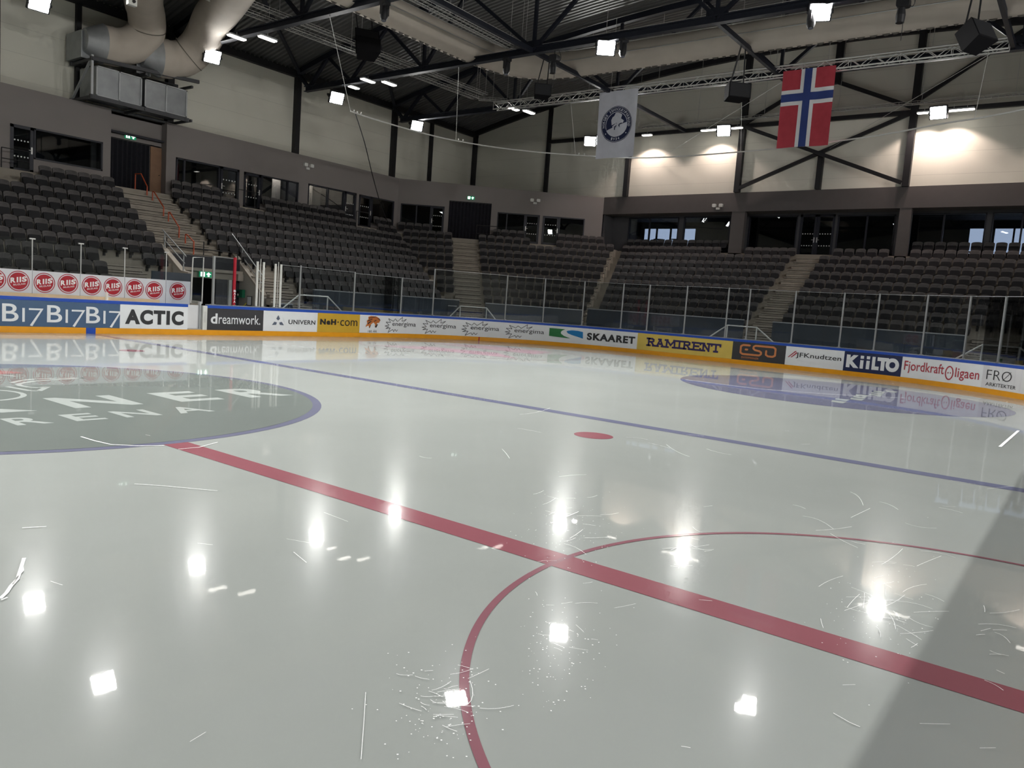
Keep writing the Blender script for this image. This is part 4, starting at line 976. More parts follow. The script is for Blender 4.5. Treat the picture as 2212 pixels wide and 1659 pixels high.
# glass screen above the bench boards
YB = 28.5; xs_ = [4.7,6.28,7.83,9.36,10.94]
for i, x in enumerate(xs_):
    t = thing('screen_post', (x,YB,1.8), 'chrome screen post behind the RIIS boards, '+ORD[i+1]+' from the left', 'post', 'screen posts behind the bench')
    mb = MB(); mb.tube([(x,YB,0),(x,YB,2.93)],.02,8); mb.build('post_tube', m_alu, t, smooth=True)
    mb = MB(); mb.box(x-.09,x+.09,YB-.03,YB+.03,2.91,2.95); mb.build('clamp', m_alu, t)
for i in range(4):
    mb = MB(); mb.box(xs_[i]+.03,xs_[i+1]-.03,YB-.006,YB+.006,1.9,2.92)
    tag(mb.build('screen_glass', m_glass), 'clear bench screen pane right of the '+ORD[i+1]+' chrome post', 'glass panel', 'bench screen panes')
mb = MB(); mb.box(10.6,12.2,YB+.4,YB+.45,-.06,2.2); tag(mb.build('dark_screen', m_panel_dk), 'dark screen panel behind the right end of the RIIS boards', 'panel')

# ------------------------------------------------------------------ steel frame
def column(x, y, z0, z1, w, lab, axis='x'):
    mb = MB(); mb.ibeam((x,y,z0),(x,y,z1),w,w,.03) if False else mb.box(x-w/2,x+w/2,y-w/2,y+w/2,z0,z1)
    tag(mb.build('steel_column', m_black), lab, 'column', 'black wall columns')
for x, w, lb in ((9.15,.3,'black steel column at the left picture edge of the side wall'),(12.6,.22,'black steel column at the left end of the ventilation unit'),(17.15,.34,'black steel column below the right end of the ventilation unit'),(25.15,.32,'black steel column on the side wall right of the ventilation unit'),(33.2,.32,'black steel column on the side wall near the corner curtain'),(36.9,.22,'thin black column between side wall columns near the corner'),(41.75,.28,'black steel column in the far corner of the upper walls')):
    column(x, 39.84 if x < 41 else 39.8, 9.87 if w < .33 else 9.6, 14.6, w, lb)
for y, z0, z1, w, lb in ((32.9,9.65,None,.24,'black column on the end wall left of the polar bear banner'),(26.3,9.65,13.6,.3,'black column below the polar bear banner'),(18.55,9.7,None,.34,'black column on the end wall left of the national flag'),(13.75,9.75,11.9,.3,'short black column below the national flag'),(9.15,9.75,None,.34,'black column on the end wall right of the national flag'),(13.3,15.6,None,.4,'black column at the ridge of the end wall'),(-1,9.8,None,.34,'black column right of the last wall floodlight')):
    column(41.75, y, z0, (z1 or roofz(y)-.2), w, lb)
def bar(name, p, q, w, h, lab, cat='beam', group=None, m=None):
    mb = MB(); mb.beam(p,q,w,h); return tag(mb.build(name, m or m_black), lab, cat, group)
bar('eaves_beam', (-40,39.8,14.62),(41.9,39.8,14.62),.3,.36,'black eaves beam along the top of the side wall')
t = thing('verge_beam', (41.7,13,17.8), 'black sloping beam along the roof line of the end wall', 'beam')
mb = MB(); Y = [40-k*2.7 for k in range(21)]
for a, b in zip(Y[:-1],Y[1:]): mb.beam((41.7,a,roofz(a)-.12),(41.7,b,roofz(b)-.12),.26,.42)
mb.build('beam', m_black, t)
bar('wall_beam', (41.7,32.9,13.65),(41.7,-14,13.65),.2,.22,'black horizontal beam across the end wall behind the floodlights')
for p, q, lb in (((41.7,18.4,9.9),(41.7,9.3,13.55),'black diagonal rising right behind the national flag'),((41.7,18.4,13.55),(41.7,9.3,9.9),'black diagonal falling right behind the national flag'),((41.7,18.4,13.75),(41.7,13.5,16.3),'upper black diagonal left of the roof ridge'),((41.7,9.3,13.9),(41.7,13.2,15.6),'upper black diagonal right of the national flag'),((41.7,9.0,14.2),(41.7,4.5,17.2),'black diagonal near the upper right corner')):
    p = (41.49 if p[2] < q[2] else 41.32,)+p[1:]; q = (p[0],)+q[1:]
    bar('cross_brace', p, q, .16, .2, lb, 'brace', 'end wall cross braces')
# roof trusses
BN = [38.6,34.93,29.33,22.31,13.4]; BN = BN+[26-y for y in BN[:-1]][::-1]
TN = [39.65,36.98,32.2,26.6,17.6]; TN = TN+[26-y for y in TN][::-1]
def truss(x, lab):
    t = thing('roof_truss', (x,13,13.5), lab, 'truss', 'dark steel roof trusses')
    mb = MB(); mb.ibeam((x,38.9,13.65),(x,-12.9,13.65),.3,.3,.03); mb.build('bottom_chord', m_steel_dark, t)
    mb = MB(); Y = [39.9-k*(53.8/24) for k in range(25)]
    for a, b in zip(Y[:-1],Y[1:]): mb.beam((x,a,roofz(a)-.25),(x,b,roofz(b)-.25),.28,.3)
    mb.build('top_chord', m_steel_dark, t)
    def web(y0, z0, y1, z1, w=.16): mb = MB(); mb.beam((x,y0,z0),(x,y1,z1),w,w); mb.build('web_member', m_steel_dark, t)
    for i, y in enumerate(BN):
        for tn in (TN[i], TN[i+1]): web(y,13.7,tn,roofz(tn)-.3,.18 if i in (0,8) else .15)
        if 1 < i < 7: web(y,13.7,y,roofz(y)-.3,.14)
    for y in (22.31,13.4,3.7):
        mb = MB(); mb.box(x-.05,x+.05,y-.45,y+.45,13.78,14.1); mb.build('gusset_plate', m_steel_dark, t)
for x, lb in ((9.5,'dark roof truss crossing above the left floodlight'),(17.3,'dark roof truss cut by the top picture edge above the speaker'),(25.0,'long dark roof truss crossing the middle of the picture'),(32.8,'dark roof truss behind the aluminium lighting truss'),(1.8,'dark roof truss overhead outside the picture'),(-6,'dark roof truss behind the camera side')):
    truss(x, lb)
for y, xa, xb, lb in ((22.35,25.1,32.7,'dark longitudinal tie left of the polar bear banner'),(13.45,25.1,32.7,'dark longitudinal tie above the national flag'),(22.35,32.9,41.8,'dark longitudinal tie behind the aluminium truss'),(13.45,32.9,41.8,'dark longitudinal tie running to the end wall ridge'),(22.35,17.4,24.9,'dark longitudinal tie at the top between the trusses'),(4.0,25.1,32.7,'dark longitudinal tie at the right edge')):
    bar('longitudinal_tie', (xa,y,13.65),(xb,y,13.65),.17,.2,lb,'beam','longitudinal ties',m_steel_dark)
for xa, xb, ya, yb, lb in ((25,17.3,39.5,33,'sloping roof brace from the middle column towards the upper left'),(32.8,25.0,39.5,33,'sloping roof brace from the corner column')):
    bar('roof_brace', (xa,ya,roofz(ya)-.35),(xb,yb,roofz(yb)-.35),.16,.16,lb,'brace','roof braces',m_steel_dark)

# ------------------------------------------------------------------ lamps
def aim(o, tgt): o.rotation_euler = (Vector(tgt)-o.location).to_track_quat('-Z','Y').to_euler()
FLOOD_W = 420
def flood(p, tgt, lab, w=FLOOD_W, mount=13.65, spread=112):
    t = thing('floodlight', p, lab, 'floodlight', 'sports floodlights'); aim(t, tgt); MW = Matrix.LocRotScale(t.location, t.rotation_euler, None)
    def put(mb, name, m): o = mb.build(name, m); o.parent = t; return o
    mb = MB(); mb.box(-.42,.42,-.34,.34,.0,.16); put(mb,'housing',m_black)
    for i in (-1,0,1):
        mb = MB(); mb.prism(rrect(.74,.19,.03,2), lambda a,b,d: (a,b+i*.21,d), -.012, 0); put(mb,'lens',m_lamp)
    mb = MB(); mb.box(-.46,-.42,-.05,.05,-.02,.45); mb.box(.42,.46,-.05,.05,-.02,.45); mb.box(-.46,.46,-.05,.05,.42,.46); put(mb,'yoke',m_black)
    top = MW @ Vector((0,0,.44)); mb = MB(); mb.beam(top,(top.x,top.y,max(mount,top.z+.1)),.05,.05); o = mb.build('hanger', m_black); o.parent = t; o.matrix_parent_inverse = MW.inverted()
    la = bpy.data.lights.new('flood_lamp','AREA'); la.shape = 'RECTANGLE'; la.size = .78; la.size_y = .62; la.energy = w; la.color = (1,.985,.95); la.spread = math.radians(spread)
    lo = bpy.data.objects.new('flood_lamp', la); COL.objects.link(lo); lo.parent = t; lo.location = (0,0,-.03)
C0 = (5,13,0)
for x, y, z, lb in ((9.4,36.0,12.75,'floodlight at the upper left picture corner'),(17.3,36.2,12.95,'floodlight right of the second duct elbow'),(25.0,36.05,12.87,'floodlight on the middle truss near the side wall'),(32.8,37.3,13.15,'floodlight on the corner truss near the side wall')):
    flood((x,y,z),(x*.55+3,14,0),lb)
flood((25.0,18.4,13.25),(12,9,0),'floodlight at the top centre on the middle truss'); flood((25.0,9.4,13.3),(12,4,0),'floodlight at the top picture edge right of centre')
flood((40.6,28.7,13.2),(20,16,0),'left one of the paired floodlights beside the polar bear banner',mount=13.6); flood((40.6,27.75,13.2),(18,14,0),'right one of the paired floodlights partly behind the banner',mount=13.6)
flood((40.6,19.3,13.2),(16,13,0),'floodlight on the end wall between banner and flag',mount=13.6); flood((40.6,7.8,13.25),(16,9,0),'floodlight on the end wall right of the flag',mount=13.6)
for x, y, lb in ((8.6,27.9,'floodlight overhead mirrored at the lower left of the ice'),(17.0,17.8,'floodlight overhead mirrored beside the referee crease'),(17.0,9.0,'floodlight overhead above the blue line'),(9.4,9.0,'floodlight overhead above the near zone'),(1.8,36.3,'floodlight on the side truss left of the picture'),(1.8,18,'floodlight overhead above the centre circle'),(-6,36.3,'floodlight far left on the side truss'),(-6,18,'floodlight overhead left of the centre circle'),(-6,9,'floodlight overhead behind the camera')):
    flood((x,y,13.2),(x*.8,13 if y < 30 else 15,0),lb)
for x, lb in ((25,'floodlight above the near stand at the right'),(17.3,'floodlight above the near stand'),(9.5,'floodlight above the near stand beside the centre'),(1.8,'floodlight above the near stand at the centre line'),(-6,'floodlight above the near stand at the left')):
    flood((x,-10,12.9),(x*.6+2,22,2.5),lb,FLOOD_W*1.35,13.65,165)
def panel_lamp(p, along, lab, l=.95, w=.36, spot=None):
    t = thing('panel_light', p, lab, 'lamp', 'small white ceiling panel lights')
    fn = (lambda a,b,d: (p[0]+a,p[1]+b,p[2]+d)) if along == 'x' else (lambda a,b,d: (p[0]+b,p[1]+a,p[2]+d))
    mb = MB(); mb.prism(rrect(l,w,.1,4), fn, .03, .10); mb.build('housing', m_galv_lt, t)
    mb = MB(); mb.prism(rrect(l*.96,w*.9,.1,4), fn, 0, .03); mb.build('diffuser', m_panel_lamp, t)
    mb = MB(); mb.tube([(p[0],p[1],p[2]+.1),(p[0],p[1],max(13.7,p[2]+.2))],.012,6); mb.build('hanger', m_wire, t)
    if spot:
        la = bpy.data.lights.new('wash_lamp','SPOT'); la.energy = spot[0]; la.spot_size = math.radians(spot[1]); la.spot_blend = .35; la.color = spot[2]; la.shadow_soft_size = .12
        lo = bpy.data.objects.new('wash_lamp', la); COL.objects.link(lo); lo.location = (p[0],p[1],p[2]-.06); lo.parent = t; lo.matrix_parent_inverse = Matrix.Translation(t.location).inverted()
        lo.rotation_euler = (0, spot[3], 0)
for i,(x,ya,yb) in enumerate(((17.3,33.9,32.2),(25.0,33.3,32.15),(32.8,29.2,28.4))):
    nm = ['truss at the top left','middle truss','corner truss'][i]
    panel_lamp((x-.2,ya,13.45),'x','panel light on the '+nm+', left one of the pair'); panel_lamp((x+.3,yb,13.3),'x','panel light on the '+nm+', right one of the pair')
panel_lamp((25.3,35.0,13.4),'x','panel light below the middle truss beside the side floodlight',.7); panel_lamp((17.6,36.6,13.3),'x','panel light beside the second duct elbow',.7)
warm = (1.0,.80,.72)
for y, lb, sp in ((24.6,'panel light right of the polar bear banner on the end wall',1),(20.55,'panel light left one beside the end wall floodlight',0),(19.95,'panel light second left of the end wall floodlight',1),(18.6,'panel light right of the end wall floodlight',0),(8.5,'panel light left of the right end wall floodlight',1),(7.15,'panel light right of the right end wall floodlight',1),(6.55,'panel light farthest right on the end wall',0),(1.0,'panel light on the end wall beyond the right edge',1)):
    panel_lamp((40.9,y,13.35),'y',lb,.7,.34,(430,124,warm,0.0) if sp else None)

# small lamp inside the lit box
la = bpy.data.lights.new('box_lamp','AREA'); la.size = .5; la.size_y = .2; la.shape = 'RECTANGLE'; la.energy = 28; la.color = (1,.9,.8)
t = thing('box_ceiling_lamp', (26.3,40.0,8.75), 'ceiling lamp inside the brightly lit glazed box', 'lamp'); mb = MB(); mb.box(26.0,26.6,39.9,40.1,8.76,8.84); mb.build('housing', m_white_post, t)
lo = bpy.data.objects.new('box_lamp', la); COL.objects.link(lo); lo.location = (26.3,40.0,8.75)
lo.parent = t; lo.matrix_parent_inverse = Matrix.Translation(t.location).inverted()
la2 = bpy.data.lights.new('box_lamp','AREA'); la2.size = .3; la2.energy = 14; la2.color = (1,.9,.85)
t = thing('box_ceiling_lamp', (24.4,40.2,8.75), 'ceiling lamp above the lit strip in the box window', 'lamp'); mb = MB(); mb.box(24.2,24.6,40.1,40.3,8.76,8.84); mb.build('housing', m_white_post, t)
lo = bpy.data.objects.new('box_lamp', la2); COL.objects.link(lo); lo.location = (24.4,40.2,8.75); lo.parent = t; lo.matrix_parent_inverse = Matrix.Translation(t.location).inverted()

# ------------------------------------------------------------------ ducts and ventilation unit
def smooth_path(pts, n=6):
    P = [Vector(p) for p in pts]; out = []
    for i in range(len(P)-1):
        p0 = P[max(i-1,0)]; p1 = P[i]; p2 = P[i+1]; p3 = P[min(i+2,len(P)-1)]
        for k in range(n):
            t = k/n; out.append(.5*((2*p1)+(p2-p0)*t+(2*p0-5*p1+4*p2-p3)*t*t+(3*p1-p0-3*p2+p3)*t**3))
    out.append(P[-1]); return out
t = thing('fabric_duct', (29,13,14.2), 'long pale fabric duct curving under the roof across the top', 'duct')
pp = [(-10,26.3,14.25),(5,26.3,14.25),(15,26.3,14.25),(22,26.3,14.25),(26.2,26.1,14.25),(28.2,25.2,14.25),(29.05,23.2,14.25),(29.1,20,14.25),(29.1,13,14.25),(29.1,5,14.25),(29.1,-8,14.25)]
sp_ = smooth_path(pp,6)
mb = MB(); mb.tube(sp_, .64, 28, cap=True); mb.build('duct_body', m_duct, t, smooth=True)
mb = MB(); hv = []; hf = []; tot = 0
for i in range(len(sp_)-1):
    a, b = sp_[i], sp_[i+1]; n = max(1,int((b-a).length/.11))
    for k in range(n):
        p = a.lerp(b,k/n); dz = .70 if int(tot/.2)%2 else .62; tot += .11
        d = (b-a).normalized(); q = Vector((-d.y,d.x,0))*.03
        for sgn in (-1,1): hv += [(p.x+q.x*sgn,p.y+q.y*sgn,p.z-.55),(p.x+q.x*sgn,p.y+q.y*sgn,p.z-dz)]
m_ = len(hv)//4
for k in range(m_-1):
    o_ = 4*k; hf += [(o_,o_+1,o_+5,o_+4),(o_+2,o_+6,o_+7,o_+3),(o_+1,o_+3,o_+7,o_+5)]
mb.add(hv,hf); mb.build('hem_fringe', mat('duct_hem','#57544e',rough=.8,noise=.1), t)
mb = MB(); mb.tube([(p.x+(-.66 if p.x > 28 else 0), p.y-(.0 if p.x > 28 else .66), p.z+.0) for p in sp_], .015, 6); mb.build('side_seam', m_galv_lt, t)
mb = MB(); mb.tube([(p.x,p.y,p.z+.72) for p in sp_], .02, 6); mb.build('support_wire', m_wire, t)
def elbow(pts, r, lab, seam_at):
    t = thing('duct_elbow', pts[0], lab, 'duct'); P = smooth_path(pts,6)
    n = len(P); rr = [r*(1.06 if i < n*.14 else 1.0) for i in range(n)]
    mb = MB(); mb.tube(P, rr, 32); mb.build('duct_body', m_duct, t, smooth=True)
    i = int(n*seam_at); d = (P[i+1]-P[i-1]).normalized(); mb = MB(); mb.tube([P[i]-d*.02,P[i]+d*.02], rr[i]*1.02, 32); mb.build('seam_band', mat('duct_seam','#6a655c',noise=.05), t, smooth=True)
    mb = MB(); d = (P[1]-P[0]).normalized(); mb.tube([P[0]-d*.75,P[0]+d*.02],[r*.62,r*1.1],32); mb.build('spigot', m_galv_lt, t, smooth=True)
elbow([(12.9,38.2,12.5),(13.5,38.15,12.55),(14.25,38.0,12.85),(14.72,37.7,13.5),(14.45,37.15,14.1),(13.7,36.0,14.3),(12.9,34.4,14.35),(11.2,30.4,14.35),(10.3,28.0,14.3)], .82, 'pale fabric duct elbow rising left from the ventilation unit', .42)
elbow([(15.5,38.0,12.62),(16.05,37.9,12.68),(16.7,37.7,12.92),(17.05,37.2,13.45),(17.0,36.4,13.95),(16.5,35.0,14.3),(15.9,33.2,14.35),(14.6,30.0,14.35),(13.8,28.0,14.3)], .86, 'pale fabric duct elbow rising right from the ventilation unit', .3)
m_frame_grey = mat('platform_steel','#4a4b4e',rough=.5,metal=.3,noise=.1)
t = thing('ventilation_unit', (14.6,38.5,10.0), 'galvanised ventilation unit on a steel platform below the duct elbows', 'ventilation unit')
mb = MB()
for y in (37.7,39.7):
    mb.beam((12.2,y,11.62),(17.5,y,11.95),.14,.16); mb.beam((12.2,y,9.95),(17.0,y,9.95),.14,.18)
for x in (12.3,14.75,17.1): mb.beam((x,37.6,11.6),(x,39.8,11.6),.1,.12); mb.beam((x,37.6,9.95),(x,39.8,9.95),.1,.12)
mb.build('platform_frame', m_frame_grey, t)
for x in (12.3,):
    mb = MB(); mb.beam((x,37.75,10.0),(x,37.75,11.8),.1,.1); mb.beam((x,39.7,10.0),(x,37.75,11.7),.09,.09); mb.build('platform_brace', m_galv_lt, t)
for nm, x0, x1, z0, z1 in (('filter_box',12.55,14.68,10.08,11.42),('filter_box',14.82,17.0,10.1,11.42)):
    mb = MB(); mb.box(x0,x1,37.9,39.5,z0,z1); o = mb.build(nm, m_galv, t)
    mb = MB(); xm = (x0+x1)/2
    for a in (x0,xm-.03,x1-.06): mb.box(a,a+.06,37.86,37.9,z0,z1)
    mb.box(x0,x1,37.86,37.9,z0,z0+.05); mb.box(x0,x1,37.86,37.9,z1-.05,z1); mb.build('edge_frame', m_galv_lt, o)
for x0, x1, z1 in ((12.05,12.9,12.9),(14.6,15.3,12.9)):
    mb = MB(); mb.box(x0,x1,38.3,39.8,11.7,z1); o = mb.build('plenum_box', m_galv, t)
    mb = MB(); mb.box(x0,x0+.04,38.27,38.3,11.7,z1); mb.box(x1-.04,x1,38.27,38.3,11.7,z1); mb.box(x0,x1,38.27,38.3,z1-.04,z1); mb.build('edge_frame', m_galv_lt, o)
# white camera head at the very top beside the first elbow
c = at_Y(286,6,32.0); t = thing('surveillance_camera', c, 'small white camera at the top edge before the left duct elbow', 'camera')
mb = MB(); mb.box(c.x-.2,c.x+.14,c.y-.1,c.y+.1,c.z-.12,c.z+.2); mb.build('body', m_white_post, t); mb = MB(); mb.tube([(c.x,c.y-.1,c.z+.03),(c.x,c.y-.16,c.z+.03)],.06,12); mb.build('lens', m_black, t)
mb = MB(); mb.tube([(c.x,c.y,c.z+.2),(c.x,c.y,c.z+.5)],.025,6); mb.build('pole', m_black, t)

# ------------------------------------------------------------------ trays, lighting truss, ring pipe, cables
def tray(p, q, w, lab, hang=True):
    p = Vector(p); q = Vector(q); d = (q-p).normalized(); a = d.cross(Vector((0,0,1))).normalized()
    t = thing('cable_tray', p, lab, 'cable tray', 'wire cable trays under the roof')
    mb = MB()
    for sx in (-1,1):
        for dz in (0,.1): mb.tube([p+a*sx*w/2+Vector((0,0,dz)),q+a*sx*w/2+Vector((0,0,dz))],.012,5)
    for k in (-.33,0,.33): mb.tube([p+a*k*w,q+a*k*w],.008,5)
    mb.build('long_wires', m_wire, t)
    mb = MB(); n = int((q-p).length/.3)
    for k in range(n+1): c = p.lerp(q,k/n); mb.tube([c-a*w/2+Vector((0,0,.1)),c-a*w/2,c+a*w/2,c+a*w/2+Vector((0,0,.1))],.007,4)
    mb.build('wire_mesh', m_wire, t)['kind'] = 'stuff'
    n = max(2,int((q-p).length/4))
    for k in range(n+1): mb = MB(); c = p.lerp(q,k/n); mb.tube([c+Vector((0,0,.05)),(c.x,c.y,roofz(c.y)-.05)],.01,5); mb.build('hanger_rod', m_wire, t)
    mb = MB(); mb.tube([p+Vector((0,0,.03)),q+Vector((0,0,.03))],.03,6); mb.tube([p+a*.1+Vector((0,0,.03)),q+a*.1+Vector((0,0,.03))],.02,6); mb.build('cable', m_black, t)
tray((8,32.3,14.0),(31.6,31.3,14.0),.5,'cable tray running along the side wall trusses to the lighting truss')
tray((8,31.5,14.15),(31.6,30.6,14.15),.4,'second cable tray beside the one along the side wall')
tray((31.7,31.2,13.98),(32.7,29.8,13.98),.45,'short cable tray bend before the lighting truss')
tray((8,23.9,14.05),(25.2,23.9,14.05),.5,'cable tray crossing the top centre before the fabric duct')
tray((8,23.1,14.05),(25.2,23.2,14.05),.35,'narrow cable tray right of the tray at the top centre')
tray((25.75,23.4,14.0),(25.75,-8,14.0),.45,'cable tray along the top of the middle truss')
tray((41.2,25.5,13.95),(41.2,-8,13.95),.4,'cable tray along the end wall above the floodlights')
tray((33.6,29.0,14.0),(33.6,-6,14.0),.4,'cable tray behind the aluminium lighting truss')
# aluminium box truss
t = thing('lighting_truss', (32.2,17,13.5), 'long aluminium box truss carrying the banner and the national flag', 'truss')
xa, xb, za, zb = 32.05, 32.42, 13.42, 13.82; ya, yb = 30.3, 4.1
mb = MB()
for x in (xa,xb):
    for z in (za,zb): mb.tube([(x,ya,z),(x,yb,z)],.036,8)
mb.build('chord_tubes', m_alu, t, smooth=True)
mb = MB(); n = 52; dy = (yb-ya)/n
for k in range(n):
    a, b = ya+dy*k, ya+dy*(k+1)
    for x in (xa,xb): mb.tube([(x,a,za if k%2 else zb),(x,b,zb if k%2 else za)],.017,5)
    mb.tube([(xa,a,za),(xb,b,za)],.012,5) if k%2 else mb.tube([(xb,a,za),(xa,b,za)],.012,5)
    mb.tube([(xa,a,zb),(xb,b,zb)],.012,5)
for k in range(0,14):
    a = ya+(yb-ya)*k/13
    for x in (xa,xb): mb.tube([(x,a,za),(x,a,zb)],.014,5)
mb.build('lacing', m_alu, t)
for y in (28.5,22.35,13.45,5.2):
    mb = MB(); mb.tube([(32.24,y,zb),(32.24,y,roofz(y)-.3)],.012,5); mb.build('suspension_wire', m_wire, t)
# banner and flag
def cloth(F, u0, u1, z0, z1, n=24, amp=.03):
    return F
def flagf(y0, y1, z0, z1):   # u in 0..1 left to right, w in 0..1 bottom to top
    def F(u, w, d=0):
        y = y0+(y1-y0)*u; sag = .03*math.sin(u*9+1)*(1-w)+.015*math.sin(u*17+w*3)
        return (32.0+sag-d+.10*(1-w), y+.08*(1-w)*0, z0+(z1-z0)*w)
    return F
def flag_part(t, F, name, m, rects, d, nx=16, nz=16):
    mb = MB()
    for (u0,u1,w0,w1) in rects:
        ax = max(2,int(nx*(u1-u0))+1); az = max(2,int(nz*(w1-w0))+1)
        vs = []; fs = []
        for side in (d, -d if d else -.001):
            o_ = len(vs)
            for j in range(az+1):
                for i in range(ax+1): vs.append(F(u0+(u1-u0)*i/ax, w0+(w1-w0)*j/az, side))
            for j in range(az):
                for i in range(ax): fs.append((o_+j*(ax+1)+i,o_+j*(ax+1)+i+1,o_+(j+1)*(ax+1)+i+1,o_+(j+1)*(ax+1)+i))
        mb.add(vs, fs)
    return mb.build(name, m, t, smooth=True, recalc=False)
m_fw = mat('banner_white', '#c9ccd6', rough=.8, noise=.05); m_fr = mat('flag_red', '#a83945', rough=.85, noise=.08, nscale=4); m_fb = mat('flag_blue', '#2c3d78', rough=.85, noise=.06)
m_fwhite = mat('flag_white', '#d5d6d8', rough=.85, noise=.04); m_fn = mat('emblem_navy', '#1d2647', rough=.8, noise=.04)
t = thing('hanging_flag', (32.0,11.8,10.1), 'Norwegian flag hanging upright from the aluminium truss', 'flag')
F = flagf(13.0,10.65,10.08,13.55)
flag_part(t,F,'red_field',m_fr,[(0,1,0,1)],.004)
flag_part(t,F,'white_cross',m_fwhite,[(.36,.64,0,1),(0,1,.545,.745)],.010)
flag_part(t,F,'blue_cross',m_fb,[(.43,.57,0,1),(0,1,.595,.695)],.016)
t = thing('hanging_banner', (32.0,21.7,10.1), 'white banner with round navy polar bear emblem hanging from the aluminium truss', 'banner')
F = flagf(22.9,20.56,10.12,13.6)
flag_part(t,F,'cloth',m_fw,[(0,1,0,1)],.004)
ASP = 3.48/2.34
def E(a, b, d=.012): return F(.5+a/2.34, .50+b/3.48, d)   # emblem plane in metres about its centre
def epoly(name, m, polys, d): 
    mb = MB()
    for q in polys: mb.add([E(a,b,d) for a,b in q],[tuple(range(len(q)))])
    return mb.build(name, m, t, recalc=False)
mb = MB(); ring(mb,lambda a,b: E(a,b,.012),0,0,.905,.935,64); mb.build('emblem_rim', m_fn, t, recalc=False)
mb = MB(); ring(mb,lambda a,b: E(a,b,.012),0,0,.655,.885,64); mb.build('emblem_ring', m_fn, t, recalc=False)
epoly('emblem_sky', m_fn, [[(.62*math.cos(x_),.62*math.sin(x_)) for x_ in [math.radians(8+k*(196-8)/30) for k in range(31)]]+[(-.58,-.30),(-.1,-.12),(.25,-.02)]], .012)
bear = [(-.33,-.42),(-.30,-.1),(-.34,.05),(-.33,.25),(-.25,.42),(-.08,.5),(.12,.47),(.22,.40),(.30,.36),(.34,.30),(.50,.20),(.52,.12),(.42,.06),(.25,.05),(.20,.0),(.28,-.05),(.26,-.25),(.18,-.40),(.16,-.48),(-.0,-.52),(-.06,-.46),(-.02,-.3),(-.05,-.12),(-.12,-.1),(-.15,-.3),(-.12,-.44),(-.2,-.48)]
bear = [(a*.92-.02, b*.95-.02) for a,b in bear]
epoly('emblem_bear', m_fw, [bear], .019)
epoly('bear_detail', m_fn, [[(.40,.20),(.51,.17),(.49,.13)],[(.30,.27),(.34,.26),(.31,.24)],[(-.05,-.1),(.06,-.02),(.04,-.06),(-.02,-.2)],[(.02,.1),(.04,.0),(.0,.02)],[(.2,.0),(.14,-.06),(.22,-.2),(.22,-.05)],[(-.12,-.1),(-.06,-.1),(-.04,-.28),(-.1,-.3)],[(.42,.06),(.25,.05),(.3,.03)]], .025)
mb = MB(); word = 'NORGES ISHOCKEYFORBUND'
for i, ch in enumerate(word):
    if ch == ' ': continue
    ang = math.radians(188-(196/(len(word)-1))*i); c_ = (math.cos(ang)*.77, math.sin(ang)*.77); rt = ang-PI/2
    w_ = .022 if ch == 'I' else .05
    vs, fs, _ = text2d(ch,.03)
    mb.add([E(c_[0]+((x-.5)*2*w_)*math.cos(rt)-((y-.5)*.14)*math.sin(rt), c_[1]+((x-.5)*2*w_)*math.sin(rt)+((y-.5)*.14)*math.cos(rt), .019) for x,y in vs], fs)
for i, ch in enumerate('1934'):
    ang = math.radians(254+10.5*i); c_ = (math.cos(ang)*.77, math.sin(ang)*.77); rt = ang+PI/2; vs, fs, _ = text2d(ch,.03)
    mb.add([E(c_[0]+((x-.5)*.09)*math.cos(rt)-((y-.5)*.14)*math.sin(rt), c_[1]+((x-.5)*.09)*math.sin(rt)+((y-.5)*.14)*math.cos(rt), .019) for x,y in vs], fs)
for a_ in (218,322): mb.add([E(.77*math.cos(math.radians(a_))+.035*math.cos(k*PI/4),.77*math.sin(math.radians(a_))+.035*math.sin(k*PI/4),.019) for k in range(8)],[tuple(range(8))])
mb.build('emblem_lettering', m_fw, t, recalc=False)
# curved ring pipe
ZR = 10.35
RP = [(757,240),(800,255),(900,284),(985,304),(1100,322),(1243,335),(1400,341),(1600,328),(1750,312),(1900,292),(2030,268),(2120,254),(2212,236),(2300,214)]
pts = smooth_path([at_Z(a,b,ZR) for a,b in RP],4)
t = thing('ring_pipe', pts[0], 'thin pale curved pipe hanging on wires above the rink', 'pipe')
mb = MB(); mb.tube(pts,.035,8); mb.build('pipe', m_wire, t, smooth=True)
for (px,py),(tx,ty,tz) in (((757,240),(17.3,27.5,13.6)),((985,304),(25,26.9,13.6)),((1243,335),(32.3,25.0,13.7)),((2105,256),(32.3,4.8,13.6)),((1600,328),(32.6,15.2,13.6))):
    p = at_Z(px,py,ZR); mb = MB(); mb.tube([p,(tx,ty,tz)],.012,5); mb.build('wire', m_wire, t)
mb = MB()
for px, py in ((765,243),(772,246),(780,248),(990,304),(1000,306),(1250,335),(1262,336)):
    p = at_Z(px,py,ZR); mb.tube([(p.x,p.y,p.z+.03),(p.x,p.y,p.z+.12)],.03,6)
mb.build('clip', m_wire, t)
cab = smooth_path([at_Z(768,246,ZR),at_Y(788,310,33.5),at_Y(805,380,35.5),at_Y(822,440,37.0),at_Y(842,490,37.6),at_Y(855,512,37.4)],5)
mb = MB(); mb.tube(cab,.025,6); tag(mb.build('hanging_cable', m_black, None, smooth=True), 'slack black cable hanging from the ring pipe down to the stand', 'cable')
# thin sag wires
for a, b, lb in (((32.2,12.6,13.4),(41.7,24.0,12.0),'thin diagonal wire left of the national flag'),((32.2,4.6,13.4),(41.7,13.5,11.9),'thin diagonal wire right of the national flag')):
    mb = MB(); mb.tube([a,b],.01,5); tag(mb.build('stay_wire', m_wire), lb, 'wire')

